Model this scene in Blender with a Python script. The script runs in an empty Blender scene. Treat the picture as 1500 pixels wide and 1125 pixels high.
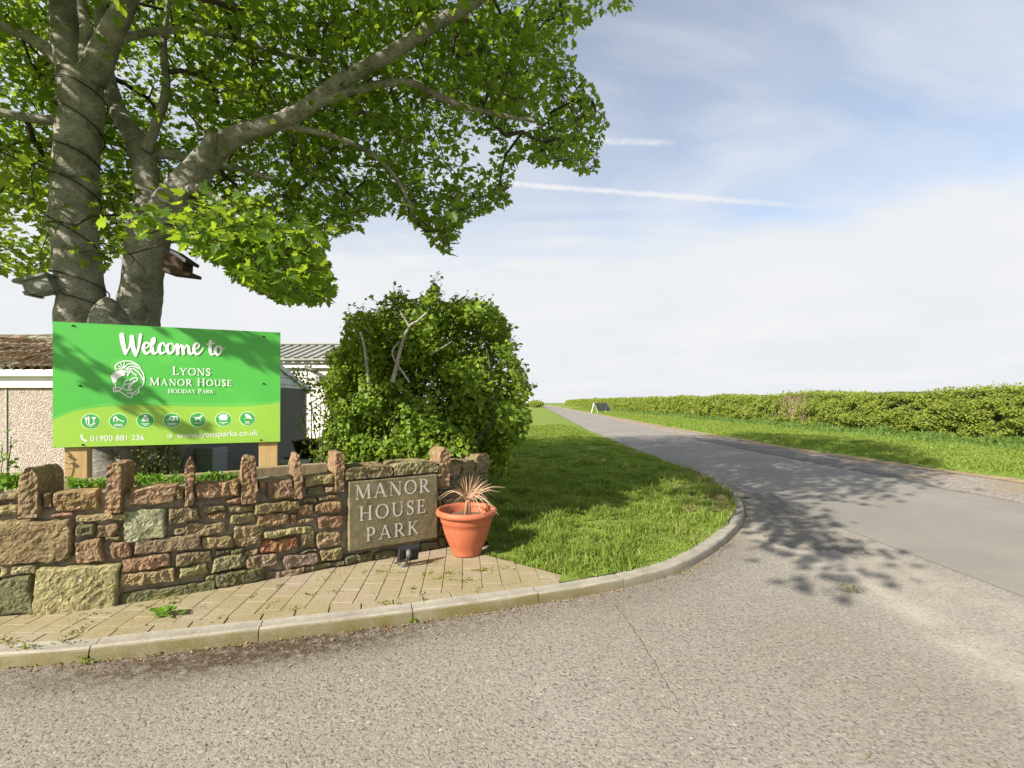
import bpy, bmesh, math, random
import numpy as np
from mathutils import Vector, Matrix, noise as mnoise

# ------------------------------------------------------------------ camera, sky, sun, exposure
S = bpy.context.scene
COL = S.collection
rng = np.random.default_rng(7)
random.seed(7)
F, HX, HY, EYE = 690.0, 750.0, 590.0, 1.5        # focal length in photo pixels, vanishing point, eye height

cam_d = bpy.data.cameras.new('camera')
cam = bpy.data.objects.new('camera', cam_d)
COL.objects.link(cam)
cam.location = (0, 0, EYE)
cam.rotation_euler = (math.pi / 2, 0, 0)
cam_d.sensor_width = 36.0
cam_d.lens = 36.0 * F / 1500.0
cam_d.shift_y = 27.5 / 1500.0
cam_d.clip_start = 0.05
cam_d.clip_end = 6000
S.camera = cam

SUN_AZ, SUN_EL = math.radians(44), math.radians(32)     # direction the light travels (from +X towards +Y), elevation
LD = np.array([math.cos(SUN_AZ) * math.cos(SUN_EL), math.sin(SUN_AZ) * math.cos(SUN_EL), -math.sin(SUN_EL)])
sun_d = bpy.data.lights.new('sun', 'SUN')
sun_d.energy = 5.0
sun_d.angle = math.radians(0.6)
sun_d.color = (1.0, 0.93, 0.82)
sun = bpy.data.objects.new('sun', sun_d)
COL.objects.link(sun)
sun.rotation_euler = Vector(LD).to_track_quat('-Z', 'Y').to_euler()
sun.location = (-20, -20, 30)

S.view_settings.view_transform = 'Standard'
S.view_settings.look = 'None'
S.view_settings.exposure = 0.92
S.view_settings.gamma = 1.0
S.view_settings.use_curve_mapping = False
S.cycles.max_bounces = 6
S.cycles.transparent_max_bounces = 4
S.cycles.use_adaptive_sampling = True
try:
    S.cycles.use_denoising = True
except Exception:
    pass


def mk(nt, typ, inp=None, **props):
    n = nt.nodes.new(typ)
    for k, v in props.items():
        setattr(n, k, v)
    for k, v in (inp or {}).items():
        s = n.inputs[k]
        if isinstance(v, bpy.types.NodeSocket):
            nt.links.new(v, s)
        elif isinstance(v, (tuple, list)) and s.type == 'RGBA' and len(v) == 3:
            s.default_value = (*v, 1)
        else:
            s.default_value = v
    return n


def ramp(nt, fac, stops, interp='LINEAR'):
    n = nt.nodes.new('ShaderNodeValToRGB')
    n.color_ramp.interpolation = interp
    e = n.color_ramp.elements
    while len(e) < len(stops):
        e.new(0.5)
    for q, (p, c) in zip(e, stops):
        q.position = p
        q.color = (*c, 1) if isinstance(c, (tuple, list)) else (c, c, c, 1)
    nt.links.new(fac, n.inputs[0])
    return n.outputs[0]


def mixc(nt, fac, a, b, mode='MIX'):
    n = nt.nodes.new('ShaderNodeMix')
    n.data_type = 'RGBA'
    n.blend_type = mode
    for idx, v in ((0, fac), (6, a), (7, b)):
        s = n.inputs[idx]
        if isinstance(v, bpy.types.NodeSocket):
            nt.links.new(v, s)
        elif isinstance(v, (tuple, list)):
            s.default_value = (*v, 1)
        else:
            s.default_value = v
    return n.outputs[2]


def math_n(nt, op, a, b=None, c=None, clamp=False):
    n = nt.nodes.new('ShaderNodeMath')
    n.operation = op
    n.use_clamp = clamp
    for i, v in enumerate((a, b, c)):
        if v is None:
            continue
        if isinstance(v, bpy.types.NodeSocket):
            nt.links.new(v, n.inputs[i])
        else:
            n.inputs[i].default_value = v
    return n.outputs[0]


def noise_n(nt, vec, scale, detail=4, rough=0.55, dist=0.0, out=0):
    n = mk(nt, 'ShaderNodeTexNoise', {'Scale': scale, 'Detail': detail, 'Roughness': rough, 'Distortion': dist})
    if vec is not None:
        nt.links.new(vec, n.inputs['Vector'])
    return n.outputs[out]


def ray(px, py):
    v = np.array([(px - HX) / F, 1.0, -(py - HY) / F])
    return v / np.linalg.norm(v)


def at(px, py, Y):
    """a point of the place seen in direction (px, py), Y metres ahead of the lens"""
    return Vector(((px - HX) / F * Y, Y, EYE - (py - HY) / F * Y))


def gnd(px, py, z=0.0):
    Y = (EYE - z) * F / (py - HY)
    return Vector(((px - HX) / F * Y, Y, z))


# ---- world: Nishita sky with thin high cloud and vapour trails
W = bpy.data.worlds.new('World')
S.world = W
W.use_nodes = True
wt = W.node_tree
wt.nodes.clear()
sky = mk(wt, 'ShaderNodeTexSky', sky_type='NISHITA')
sky.sun_disc = False
sky.sun_elevation = SUN_EL
sky.sun_rotation = math.atan2(-LD[0], -LD[1])
sky.air_density = 1.0
sky.dust_density = 1.2
sky.ozone_density = 2.0
geo = mk(wt, 'ShaderNodeTexCoord').outputs['Generated']
nrm = mk(wt, 'ShaderNodeVectorMath', {0: geo}, operation='NORMALIZE').outputs[0]
sep = mk(wt, 'ShaderNodeSeparateXYZ', {0: nrm})
den = math_n(wt, 'MAXIMUM', math_n(wt, 'ADD', sep.outputs[2], 0.12), 0.06)
plane = mk(wt, 'ShaderNodeCombineXYZ', {0: math_n(wt, 'DIVIDE', sep.outputs[0], den), 1: math_n(wt, 'DIVIDE', sep.outputs[1], den)}).outputs[0]
mp = mk(wt, 'ShaderNodeMapping', {'Vector': plane, 'Rotation': (0, 0, math.radians(38)), 'Scale': (0.75, 1.5, 1)}).outputs[0]
streak = noise_n(wt, mp, 1.15, 5, 0.55, 0.9)
soft = noise_n(wt, plane, 0.9, 3, 0.5, 0.4)
fine = noise_n(wt, mk(wt, 'ShaderNodeMapping', {'Vector': plane, 'Rotation': (0, 0, math.radians(20)), 'Scale': (1.0, 4.0, 1)}).outputs[0], 1.6, 6, 0.6, 0.5)
hor = ramp(wt, math_n(wt, 'ADD', sep.outputs[2], math_n(wt, 'MULTIPLY', math_n(wt, 'SUBTRACT', fine, 0.5), 0.16)), [(0.0, 1.0), (0.21, 0.98), (0.34, 0.42), (0.6, 0.22), (1.0, 0.15)])
st = ramp(wt, streak, [(0.40, 0.0), (0.68, 0.7)])
st = math_n(wt, 'ADD', st, math_n(wt, 'MULTIPLY', math_n(wt, 'SUBTRACT', soft, 0.5), 1.6))
low_ = ramp(wt, sep.outputs[2], [(0.10, 0.8), (0.23, 0.34), (0.33, 0.0)])
cl = math_n(wt, 'ADD', math_n(wt, 'ADD', hor, low_), math_n(wt, 'MULTIPLY', st, 0.62), clamp=True)


def trail(p0, p1, w, strength):
    global cl
    a, b = ray(*p0), ray(*p1)
    n = np.cross(a, b)
    n /= np.linalg.norm(n)
    m = a + b
    m /= np.linalg.norm(m)
    half = float(np.dot(a, m))
    wob = math_n(wt, 'MULTIPLY', math_n(wt, 'SUBTRACT', noise_n(wt, nrm, 60, 3), 0.5), w * 1.1)
    d = mk(wt, 'ShaderNodeVectorMath', {0: nrm, 1: tuple(n)}, operation='DOT_PRODUCT').outputs['Value']
    d = math_n(wt, 'ABSOLUTE', math_n(wt, 'ADD', d, wob))
    across = math_n(wt, 'SUBTRACT', 1.0, math_n(wt, 'DIVIDE', d, w), clamp=True)
    al = mk(wt, 'ShaderNodeVectorMath', {0: nrm, 1: tuple(m)}, operation='DOT_PRODUCT').outputs['Value']
    mr = mk(wt, 'ShaderNodeMapRange', {'Value': al, 'From Min': half - 0.0005, 'From Max': half + (1 - half) * 0.6})
    brk = ramp(wt, noise_n(wt, nrm, 38, 4, 0.65), [(0.28, 0.35), (0.6, 1.0)])
    k = math_n(wt, 'MULTIPLY', math_n(wt, 'MULTIPLY', math_n(wt, 'MULTIPLY', across, mr.outputs[0]), strength), brk)
    cl = math_n(wt, 'ADD', cl, k, clamp=True)


trail((600, 258), (1235, 306), 0.0065, 0.7)
trail((800, 205), (990, 209), 0.0075, 0.6)
trail((1240, 312), (1700, 348), 0.011, 0.6)
skyc = mk(wt, 'ShaderNodeHueSaturation', {'Saturation': 0.80, 'Value': 1.72, 'Color': sky.outputs[0]}).outputs[0]
cloudc = ramp(wt, soft, [(0.3, (6.9, 7.1, 7.45)), (0.7, (7.5, 7.6, 7.75))])
wc = mixc(wt, cl, skyc, cloudc)
bg = mk(wt, 'ShaderNodeBackground', {'Color': wc, 'Strength': 0.063})
wo = mk(wt, 'ShaderNodeOutputWorld', {'Surface': bg.outputs[0]})

# ------------------------------------------------------------------ helpers


def link(o, parent=None):
    COL.objects.link(o)
    if parent is not None:
        o.parent = parent
    return o


def tag(o, label=None, cat=None, group=None, kind=None):
    for k, v in (('label', label), ('category', cat), ('group', group), ('kind', kind)):
        if v:
            o[k] = v
    return o


def empty(name, loc, label, cat, group=None, rotz=0.0):
    o = bpy.data.objects.new(name, None)
    o.location = loc
    o.rotation_euler = (0, 0, rotz)
    o.empty_display_size = 0.1
    link(o)
    bpy.context.view_layer.update()
    return tag(o, label, cat, group)


def put(name, me, mat, parent=None, smooth=False):
    """link mesh data given in world coordinates; under a parent it is moved into the parent's space"""
    if mat is not None:
        for m in (mat if isinstance(mat, (list, tuple)) else [mat]):
            me.materials.append(m)
    o = bpy.data.objects.new(name, me)
    link(o, parent)
    if parent is not None:
        top = parent
        M = top.matrix_basis.copy()
        while top.parent is not None:
            top = top.parent
            M = top.matrix_basis @ M
        me.transform(M.inverted())
    if smooth:
        me.polygons.foreach_set('use_smooth', [True] * len(me.polygons))
    return o


def pym(name, v, f):
    me = bpy.data.meshes.new(name)
    me.from_pydata([tuple(p) for p in v], [], f)
    me.update()
    return me


def fast_mesh(name, V, Fc):
    """V (n,3) floats, Fc (m,k) ints"""
    V = np.ascontiguousarray(V, dtype=np.float32)
    Fc = np.ascontiguousarray(Fc, dtype=np.int32)
    me = bpy.data.meshes.new(name)
    me.vertices.add(len(V))
    me.vertices.foreach_set('co', V.ravel())
    m, k = Fc.shape
    me.loops.add(m * k)
    me.loops.foreach_set('vertex_index', Fc.ravel())
    me.polygons.add(m)
    me.polygons.foreach_set('loop_start', np.arange(0, m * k, k, dtype=np.int32))
    me.update(calc_edges=True)
    return me


class MB:
    """collects simple shapes into one mesh"""

    def __init__(self):
        self.v, self.f = [], []

    def add(self, v, f):
        b = len(self.v)
        self.v += [tuple(p) for p in v]
        self.f += [tuple(i + b for i in q) for q in f]
        return self

    def box(self, c, s, rz=0.0, tilt=None):
        c = Vector(c)
        R = Matrix.Rotation(rz, 3, 'Z')
        if tilt is not None:
            R = R @ tilt
        v = [c + R @ Vector((x * s[0] / 2, y * s[1] / 2, z * s[2] / 2)) for x in (-1, 1) for y in (-1, 1) for z in (-1, 1)]
        return self.add(v, [(0, 1, 3, 2), (4, 6, 7, 5), (0, 4, 5, 1), (2, 3, 7, 6), (0, 2, 6, 4), (1, 5, 7, 3)])

    def prism(self, pts, axis, depth):
        """closed outline (3d points) extruded by vector axis*depth"""
        ax = Vector(axis) * depth
        n = len(pts)
        v = [Vector(p) for p in pts] + [Vector(p) + ax for p in pts]
        f = [tuple(range(n - 1, -1, -1)), tuple(range(n, 2 * n))] + [(i, (i + 1) % n, n + (i + 1) % n, n + i) for i in range(n)]
        return self.add(v, f)

    def tube(self, pts, rad, n=8, cap=True):
        pts = [Vector(p) for p in pts]
        if not isinstance(rad, (list, tuple)):
            rad = [rad] * len(pts)
        v, f = [], []
        prev = None
        for i, p in enumerate(pts):
            d = (pts[min(i + 1, len(pts) - 1)] - pts[max(i - 1, 0)])
            d = d.normalized() if d.length > 1e-9 else Vector((0, 0, 1))
            if prev is None:
                u = d.orthogonal().normalized()
            else:
                u = (prev - d * prev.dot(d))
                u = u.normalized() if u.length > 1e-6 else d.orthogonal().normalized()
            prev = u
            w = d.cross(u)
            for k in range(n):
                a = 2 * math.pi * k / n
                v.append(p + (u * math.cos(a) + w * math.sin(a)) * rad[i])
        for i in range(len(pts) - 1):
            for k in range(n):
                a, b = i * n + k, i * n + (k + 1) % n
                f.append((a, b, b + n, a + n))
        if cap:
            f.append(tuple(range(n - 1, -1, -1)))
            f.append(tuple(range(len(v) - n, len(v))))
        return self.add(v, f)

    def lathe(self, prof, c, n=48):
        c = Vector(c)
        v, f = [], []
        for r, z in prof:
            for k in range(n):
                a = 2 * math.pi * k / n
                v.append(c + Vector((r * math.cos(a), r * math.sin(a), z)))
        for i in range(len(prof) - 1):
            for k in range(n):
                a, b = i * n + k, i * n + (k + 1) % n
                f.append((a, b, b + n, a + n))
        return self.add(v, f)

    def mesh(self, name):
        return pym(name, self.v, self.f)

    def build(self, name, mat, parent=None, smooth=False, bevel=0.0):
        me = self.mesh(name)
        if bevel:
            bm = bmesh.new()
            bm.from_mesh(me)
            bmesh.ops.remove_doubles(bm, verts=bm.verts, dist=1e-5)
            ed = [e for e in bm.edges if len(e.link_faces) == 2 and e.calc_face_angle(0) > 0.5]
            bmesh.ops.bevel(bm, geom=ed, offset=bevel, segments=2, affect='EDGES', profile=0.6)
            bm.to_mesh(me)
            bm.free()
        return put(name, me, mat, parent, smooth)


def crom(pts, n=6):
    P = [np.array(p, float) for p in pts]
    if len(P) < 3:
        return [P[0] + (P[1] - P[0]) * t for t in np.linspace(0, 1, n + 1)]
    P = [2 * P[0] - P[1]] + P + [2 * P[-1] - P[-2]]
    out = []
    for i in range(1, len(P) - 2):
        p0, p1, p2, p3 = P[i - 1:i + 3]
        for t in np.linspace(0, 1, n, endpoint=False):
            out.append(0.5 * ((2 * p1) + (-p0 + p2) * t + (2 * p0 - 5 * p1 + 4 * p2 - p3) * t * t + (-p0 + 3 * p1 - 3 * p2 + p3) * t ** 3))
    out.append(P[-2])
    return out


def nz(p, s=1.0):
    return mnoise.noise(Vector(p) * s)


def in_poly(x, y, poly):
    """vectorised point in polygon"""
    x, y = np.asarray(x, float), np.asarray(y, float)
    r = np.zeros(x.shape, bool)
    n = len(poly)
    j = n - 1
    for i in range(n):
        xi, yi = poly[i]
        xj, yj = poly[j]
        c = ((yi > y) != (yj > y))
        with np.errstate(divide='ignore', invalid='ignore'):
            r ^= c & (x < (xj - xi) * (y - yi) / (yj - yi + 1e-12) + xi)
        j = i
    return r


def project(Pn):
    Pn = np.atleast_2d(Pn)
    Y = np.maximum(Pn[:, 1], 0.02)
    return HX + F * Pn[:, 0] / Y, HY - F * (Pn[:, 2] - EYE) / Y, Pn[:, 1] > 0.02


def scatter(name, tv, tf, pos, nrm_v, dirs, scale):
    """copies of a small leaf template (tv, tf) at pos, facing nrm_v, pointing along dirs"""
    tv = np.array(tv, float)
    tf = np.array(tf, int)
    n = nrm_v / (np.linalg.norm(nrm_v, axis=1, keepdims=True) + 1e-9)
    d = dirs - n * np.sum(dirs * n, axis=1, keepdims=True)
    d /= (np.linalg.norm(d, axis=1, keepdims=True) + 1e-9)
    x = np.cross(d, n)
    sc = np.asarray(scale)[:, None, None]
    V = pos[:, None, :] + sc * (tv[None, :, 0:1] * x[:, None, :] + tv[None, :, 1:2] * d[:, None, :] + tv[None, :, 2:3] * n[:, None, :])
    m = len(tv)
    Fc = (np.arange(len(pos)) * m)[:, None, None] + tf[None]
    return fast_mesh(name, V.reshape(-1, 3), Fc.reshape(-1, tf.shape[1]))


def rand_unit(n):
    v = rng.normal(size=(n, 3))
    return v / np.linalg.norm(v, axis=1, keepdims=True)


KITE = ([(0, 0, 0), (0.36, 0.5, 0.07), (0, 1, -0.05), (-0.36, 0.5, 0.07)], [(0, 1, 2, 3)])
_h = [(0, 0), (0.22, -0.07), (0.45, 0.06), (0.30, 0.20), (0.56, 0.50), (0.27, 0.50), (0.20, 0.74), (0, 1.0)]
LOBED = ([(x, y, abs(x) * 0.22 - 0.12 * y * y) for x, y in _h] + [(-x, y, abs(x) * 0.22 - 0.12 * y * y) for x, y in _h],
         [(0, 1, 2, 3, 4, 5, 6, 7), (15, 14, 13, 12, 11, 10, 9, 8)])

# ------------------------------------------------------------------ materials


def new_mat(name):
    m = bpy.data.materials.new(name)
    m.use_nodes = True
    nt = m.node_tree
    b = nt.nodes['Principled BSDF']
    return m, nt, b


def setb(nt, b, col=None, rough=None, spec=None, metal=None, normal=None):
    for k, v in (('Base Color', col), ('Roughness', rough), ('Specular IOR Level', spec), ('Metallic', metal), ('Normal', normal)):
        if v is None:
            continue
        s = b.inputs[k]
        if isinstance(v, bpy.types.NodeSocket):
            nt.links.new(v, s)
        elif isinstance(v, (tuple, list)):
            s.default_value = (*v, 1)
        else:
            s.default_value = v


def bump(nt, h, strength=0.5, dist=0.01, normal=None):
    n = mk(nt, 'ShaderNodeBump', {'Strength': strength, 'Distance': dist, 'Height': h})
    if normal is not None:
        nt.links.new(normal, n.inputs['Normal'])
    return n.outputs[0]


def wpos(nt):
    return mk(nt, 'ShaderNodeNewGeometry').outputs['Position']


def simple(name, col, rough=0.6, var=0.15, scale=8.0, bmp=0.0, bscale=60.0, spec=0.4, metal=0.0):
    m, nt, b = new_mat(name)
    p = wpos(nt)
    n = noise_n(nt, p, scale, 5, 0.6)
    lo = tuple(c * (1 - var) for c in col)
    hi = tuple(min(1, c * (1 + var)) for c in col)
    c = ramp(nt, n, [(0.3, lo), (0.7, hi)])
    nm = bump(nt, noise_n(nt, p, bscale, 5, 0.6), bmp, 0.01) if bmp else None
    setb(nt, b, c, rough, spec, metal, nm)
    return m


def leaf_mat(name, dark, light, trans, tw=0.35, rough=0.45, extra=None):
    m, nt, b = new_mat(name)
    g = mk(nt, 'ShaderNodeNewGeometry')
    rnd = g.outputs['Random Per Island']
    n = noise_n(nt, g.outputs['Position'], 1.3, 3)
    t = math_n(nt, 'ADD', math_n(nt, 'MULTIPLY', rnd, 0.6), math_n(nt, 'MULTIPLY', n, 0.4))
    stops = [(0.2, dark), (0.75, light)]
    if extra is not None:
        stops += [(0.93, extra)]
    c = ramp(nt, t, stops)
    setb(nt, b, c, rough, 0.22)
    tr = mk(nt, 'ShaderNodeBsdfTranslucent', {'Color': ramp(nt, t, [(0.2, tuple(0.8 * q for q in trans)), (0.8, trans)])})
    mx = mk(nt, 'ShaderNodeMixShader', {0: tw, 1: b.outputs[0], 2: tr.outputs[0]})
    out = nt.nodes['Material Output']
    nt.links.new(mx.outputs[0], out.inputs['Surface'])
    return m


def asphalt_mat(name, base, pit, scale, mode):
    """mode 'coarse': pale surface dressing with dark pits; 'smooth': worn grey tarmac"""
    m, nt, b = new_mat(name)
    p = wpos(nt)
    big = noise_n(nt, p, 0.55, 4, 0.6, 0.3)
    mid = noise_n(nt, p, 3.5, 4, 0.6)
    fine = noise_n(nt, p, scale * 2.2, 3, 0.65)
    vor = mk(nt, 'ShaderNodeTexVoronoi', {'Vector': p, 'Scale': scale, 'Randomness': 1.0})
    dv = vor.outputs['Distance']
    col = mixc(nt, ramp(nt, big, [(0.35, 0.0), (0.68, 1.0)]), base[0], base[1])
    col = mixc(nt, ramp(nt, mid, [(0.4, 0.0), (0.75, 0.5)]), col, base[2])
    chipc = ramp(nt, vor.outputs['Color'], [(0.0, 0.70), (0.5, 0.98), (0.88, 1.14), (1.0, 1.7)])
    col = mixc(nt, 1.0 if mode == 'coarse' else 0.45, col, mixc(nt, 1.0, col, chipc, 'MULTIPLY'))
    if mode == 'coarse':
        pn = noise_n(nt, p, scale * 0.62, 2, 0.5, 0.6)
        pits = ramp(nt, pn, [(0.33, 1.0), (0.43, 0.0)])
        col = mixc(nt, math_n(nt, 'MULTIPLY', pits, ramp(nt, noise_n(nt, p, 1.1, 3), [(0.35, 0.35), (0.65, 0.75)])), col, pit)
        hgt = math_n(nt, 'ADD', math_n(nt, 'MULTIPLY', pits, -1.4), math_n(nt, 'ADD', math_n(nt, 'MULTIPLY', dv, -0.7), math_n(nt, 'MULTIPLY', fine, 0.6)))
        nm = bump(nt, hgt, 0.55, 0.006)
    else:
        pits = ramp(nt, fine, [(0.3, 1.0), (0.45, 0.0)])
        col = mixc(nt, math_n(nt, 'MULTIPLY', pits, 0.5), col, pit)
        nm = bump(nt, math_n(nt, 'ADD', fine, math_n(nt, 'MULTIPLY', dv, -0.5)), 0.35, 0.004)
    setb(nt, b, col, 0.85, 0.25, 0, nm)
    return m, nt, b, col


MAT = {}
fm, fnt, fb, fcol = asphalt_mat('forecourt_asphalt', ((0.255, 0.228, 0.188), (0.305, 0.280, 0.242), (0.24, 0.220, 0.188)), (0.095, 0.083, 0.07), 80, 'coarse')
# brown silt washed along the kerb and a paler track by the lane, from a vertex weight
va = mk(fnt, 'ShaderNodeAttribute', attribute_name='silt').outputs['Fac']
vp = wpos(fnt)
sn = math_n(fnt, 'MULTIPLY', va, ramp(fnt, noise_n(fnt, vp, 16, 6, 0.75), [(0.30, 0.0), (0.58, 1.0)]))
c2 = mixc(fnt, math_n(fnt, 'MULTIPLY', sn, 1.0, None, True), fcol, (0.075, 0.053, 0.034))
ta = mk(fnt, 'ShaderNodeAttribute', attribute_name='track').outputs['Fac']
tn = math_n(fnt, 'MULTIPLY', ta, ramp(fnt, noise_n(fnt, vp, 4, 4, 0.6), [(0.3, 0.2), (0.65, 1.0)]))
c2 = mixc(fnt, math_n(fnt, 'MULTIPLY', tn, 0.6), c2, (0.46, 0.41, 0.34))
fnt.links.new(c2, fb.inputs['Base Color'])
MAT['forecourt'] = fm
MAT['road'] = asphalt_mat('lane_tarmac', ((0.225, 0.207, 0.178), (0.27, 0.25, 0.215), (0.21, 0.193, 0.168)), (0.11, 0.10, 0.09), 120, 'smooth')[0]


def gravel_mat():
    m, nt, b = new_mat('gravel')
    p = wpos(nt)
    v = mk(nt, 'ShaderNodeTexVoronoi', {'Vector': p, 'Scale': 38.0})
    big = noise_n(nt, p, 0.8, 4, 0.6)
    c = ramp(nt, v.outputs['Color'], [(0.0, (0.13, 0.115, 0.10)), (0.5, (0.30, 0.265, 0.225)), (1.0, (0.48, 0.44, 0.39))])
    c = mixc(nt, ramp(nt, big, [(0.42, 0.0), (0.6, 0.75)]), c, (0.31, 0.24, 0.16))
    setb(nt, b, c, 0.9, 0.2, 0, bump(nt, v.outputs['Distance'], 0.8, -0.03))
    return m


MAT['gravel'] = gravel_mat()
MAT['old_tarmac'] = asphalt_mat('broken_tarmac', ((0.13, 0.122, 0.11), (0.19, 0.175, 0.155), (0.24, 0.215, 0.18)), (0.06, 0.058, 0.055), 40, 'coarse')[0]
MAT['worn'] = asphalt_mat('worn_tarmac', ((0.16, 0.145, 0.125), (0.22, 0.20, 0.17), (0.19, 0.165, 0.13)), (0.06, 0.055, 0.05), 55, 'coarse')[0]
MAT['soil'] = simple('soil', (0.12, 0.085, 0.055), 0.95, 0.4, 14, 0.8, 50)
MAT['earth_edge'] = simple('bare_earth', (0.30, 0.215, 0.12), 0.95, 0.35, 5, 0.6, 40)


def ground_mat():
    m, nt, b = new_mat('meadow')
    p = wpos(nt)
    a = noise_n(nt, p, 0.5, 5, 0.6)
    f = noise_n(nt, p, 18, 5, 0.7)
    c = ramp(nt, f, [(0.25, (0.085, 0.13, 0.02)), (0.5, (0.16, 0.225, 0.035)), (0.8, (0.26, 0.31, 0.07))])
    c = mixc(nt, ramp(nt, a, [(0.4, 0.0), (0.7, 0.55)]), c, (0.20, 0.245, 0.05))
    setb(nt, b, c, 0.9, 0.15, 0, bump(nt, f, 0.6, 0.05))
    return m


MAT['ground'] = ground_mat()
MAT['grass'] = leaf_mat('grass_blade', (0.12, 0.19, 0.03), (0.27, 0.35, 0.066), (0.38, 0.50, 0.06), 0.42, 0.5, (0.34, 0.33, 0.12))
MAT['grass_long'] = leaf_mat('long_grass', (0.09, 0.16, 0.03), (0.18, 0.27, 0.06), (0.25, 0.37, 0.06), 0.35, 0.55, (0.26, 0.28, 0.12))
MAT['sycamore'] = leaf_mat('sycamore_leaf', (0.036, 0.09, 0.013), (0.105, 0.185, 0.024), (0.38, 0.53, 0.035), 0.54, 0.42)
MAT['bush'] = leaf_mat('thorn_leaf', (0.068, 0.128, 0.014), (0.225, 0.325, 0.036), (0.38, 0.50, 0.035), 0.40, 0.5)
MAT['hedge'] = leaf_mat('hedge_leaf', (0.115, 0.165, 0.022), (0.25, 0.30, 0.045), (0.38, 0.45, 0.05), 0.35, 0.5, (0.27, 0.20, 0.07))
MAT['box_leaf'] = leaf_mat('box_leaf', (0.05, 0.07, 0.012), (0.13, 0.13, 0.03), (0.2, 0.24, 0.04), 0.3, 0.5)
MAT['herb'] = leaf_mat('herb_leaf', (0.07, 0.17, 0.02), (0.15, 0.3, 0.03), (0.3, 0.48, 0.04), 0.4, 0.45)
MAT['dry'] = leaf_mat('dry_leaf', (0.20, 0.12, 0.06), (0.36, 0.25, 0.13), (0.4, 0.25, 0.1), 0.15, 0.7)
MAT['dry_grass'] = leaf_mat('dry_grass', (0.20, 0.17, 0.06), (0.34, 0.30, 0.13), (0.3, 0.3, 0.1), 0.3, 0.6)
MAT['straw'] = leaf_mat('straw_leaf', (0.38, 0.17, 0.10), (0.62, 0.47, 0.30), (0.5, 0.35, 0.2), 0.2, 0.6)
MAT['twig'] = simple('twig_bark', (0.075, 0.06, 0.045), 0.9, 0.3, 20)
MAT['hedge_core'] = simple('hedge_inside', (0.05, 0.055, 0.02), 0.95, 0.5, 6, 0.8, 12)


def bark_mat():
    m, nt, b = new_mat('sycamore_bark')
    p = wpos(nt)
    a = noise_n(nt, p, 4.5, 6, 0.65, 0.5)
    st_ = noise_n(nt, mk(nt, 'ShaderNodeMapping', {'Vector': p, 'Scale': (14, 14, 42)}).outputs[0], 1.0, 5, 0.7)
    c = ramp(nt, a, [(0.28, (0.13, 0.12, 0.10)), (0.48, (0.38, 0.355, 0.305)), (0.70, (0.56, 0.53, 0.47))])
    c = mixc(nt, ramp(nt, noise_n(nt, p, 2.2, 4, 0.6), [(0.5, 0.0), (0.68, 0.55)]), c, (0.13, 0.135, 0.05))
    c = mixc(nt, ramp(nt, noise_n(nt, p, 17, 4, 0.6), [(0.63, 0.0), (0.70, 0.8)]), c, (0.48, 0.46, 0.40))
    c = mixc(nt, 1.0, c, ramp(nt, noise_n(nt, p, 48, 5, 0.75), [(0.32, 0.5), (0.5, 1.0), (0.75, 1.3)]), 'MULTIPLY')
    c = mixc(nt, ramp(nt, st_, [(0.60, 0.0), (0.70, 0.55)]), c, (0.07, 0.06, 0.05))
    h = math_n(nt, 'ADD', a, math_n(nt, 'MULTIPLY', st_, 1.2))
    setb(nt, b, c, 0.9, 0.2, 0, bump(nt, h, 1.0, 0.04))
    return m


MAT['bark'] = bark_mat()


def stone_mat(name='sandstone', moss=True):
    m, nt, b = new_mat(name)
    p = wpos(nt)
    tint = mk(nt, 'ShaderNodeAttribute', attribute_name='tint').outputs['Color']
    a = noise_n(nt, p, 9, 6, 0.7, 0.6)
    f = noise_n(nt, p, 55, 5, 0.7)
    c = mixc(nt, 1.0, tint, ramp(nt, a, [(0.25, 0.42), (0.5, 1.0), (0.8, 1.6)]), 'MULTIPLY')
    c = mixc(nt, 1.0, c, ramp(nt, f, [(0.3, 0.6), (0.7, 1.3)]), 'MULTIPLY')
    c = mixc(nt, ramp(nt, noise_n(nt, p, 6.5, 5, 0.65, 0.8), [(0.5, 0.0), (0.66, 0.55)]), c, (0.175, 0.155, 0.05))
    c = mixc(nt, ramp(nt, noise_n(nt, p, 26, 3, 0.6), [(0.65, 0.0), (0.71, 0.8)]), c, (0.52, 0.50, 0.44))
    c = mixc(nt, ramp(nt, noise_n(nt, p, 12, 5, 0.7, 1.5), [(0.60, 0.0), (0.72, 0.7)]), c, (0.06, 0.055, 0.038))
    h = math_n(nt, 'ADD', math_n(nt, 'MULTIPLY', a, 1.3), math_n(nt, 'MULTIPLY', f, 0.5))
    setb(nt, b, c, 0.92, 0.2, 0, bump(nt, h, 0.9, 0.018))
    return m


MAT['stone'] = stone_mat()
MAT['mortar'] = simple('mortar', (0.235, 0.20, 0.14), 0.95, 0.5, 11, 0.9, 70)


def plaque_mat():
    m, nt, b = new_mat('lichened_slab')
    p = wpos(nt)
    a = noise_n(nt, p, 7, 6, 0.7, 0.4)
    f = noise_n(nt, p, 40, 4, 0.7)
    c = ramp(nt, a, [(0.3, (0.115, 0.10, 0.052)), (0.55, (0.19, 0.162, 0.09)), (0.75, (0.27, 0.235, 0.14))])
    c = mixc(nt, ramp(nt, noise_n(nt, p, 24, 5, 0.75, 1), [(0.57, 0.0), (0.68, 0.8)]), c, (0.05, 0.042, 0.03))
    c = mixc(nt, ramp(nt, noise_n(nt, p, 60, 2), [(0.70, 0.0), (0.74, 0.8)]), c, (0.5, 0.46, 0.36))
    setb(nt, b, c, 0.9, 0.2, 0, bump(nt, math_n(nt, 'ADD', a, f), 0.4, 0.01))
    return m


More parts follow.
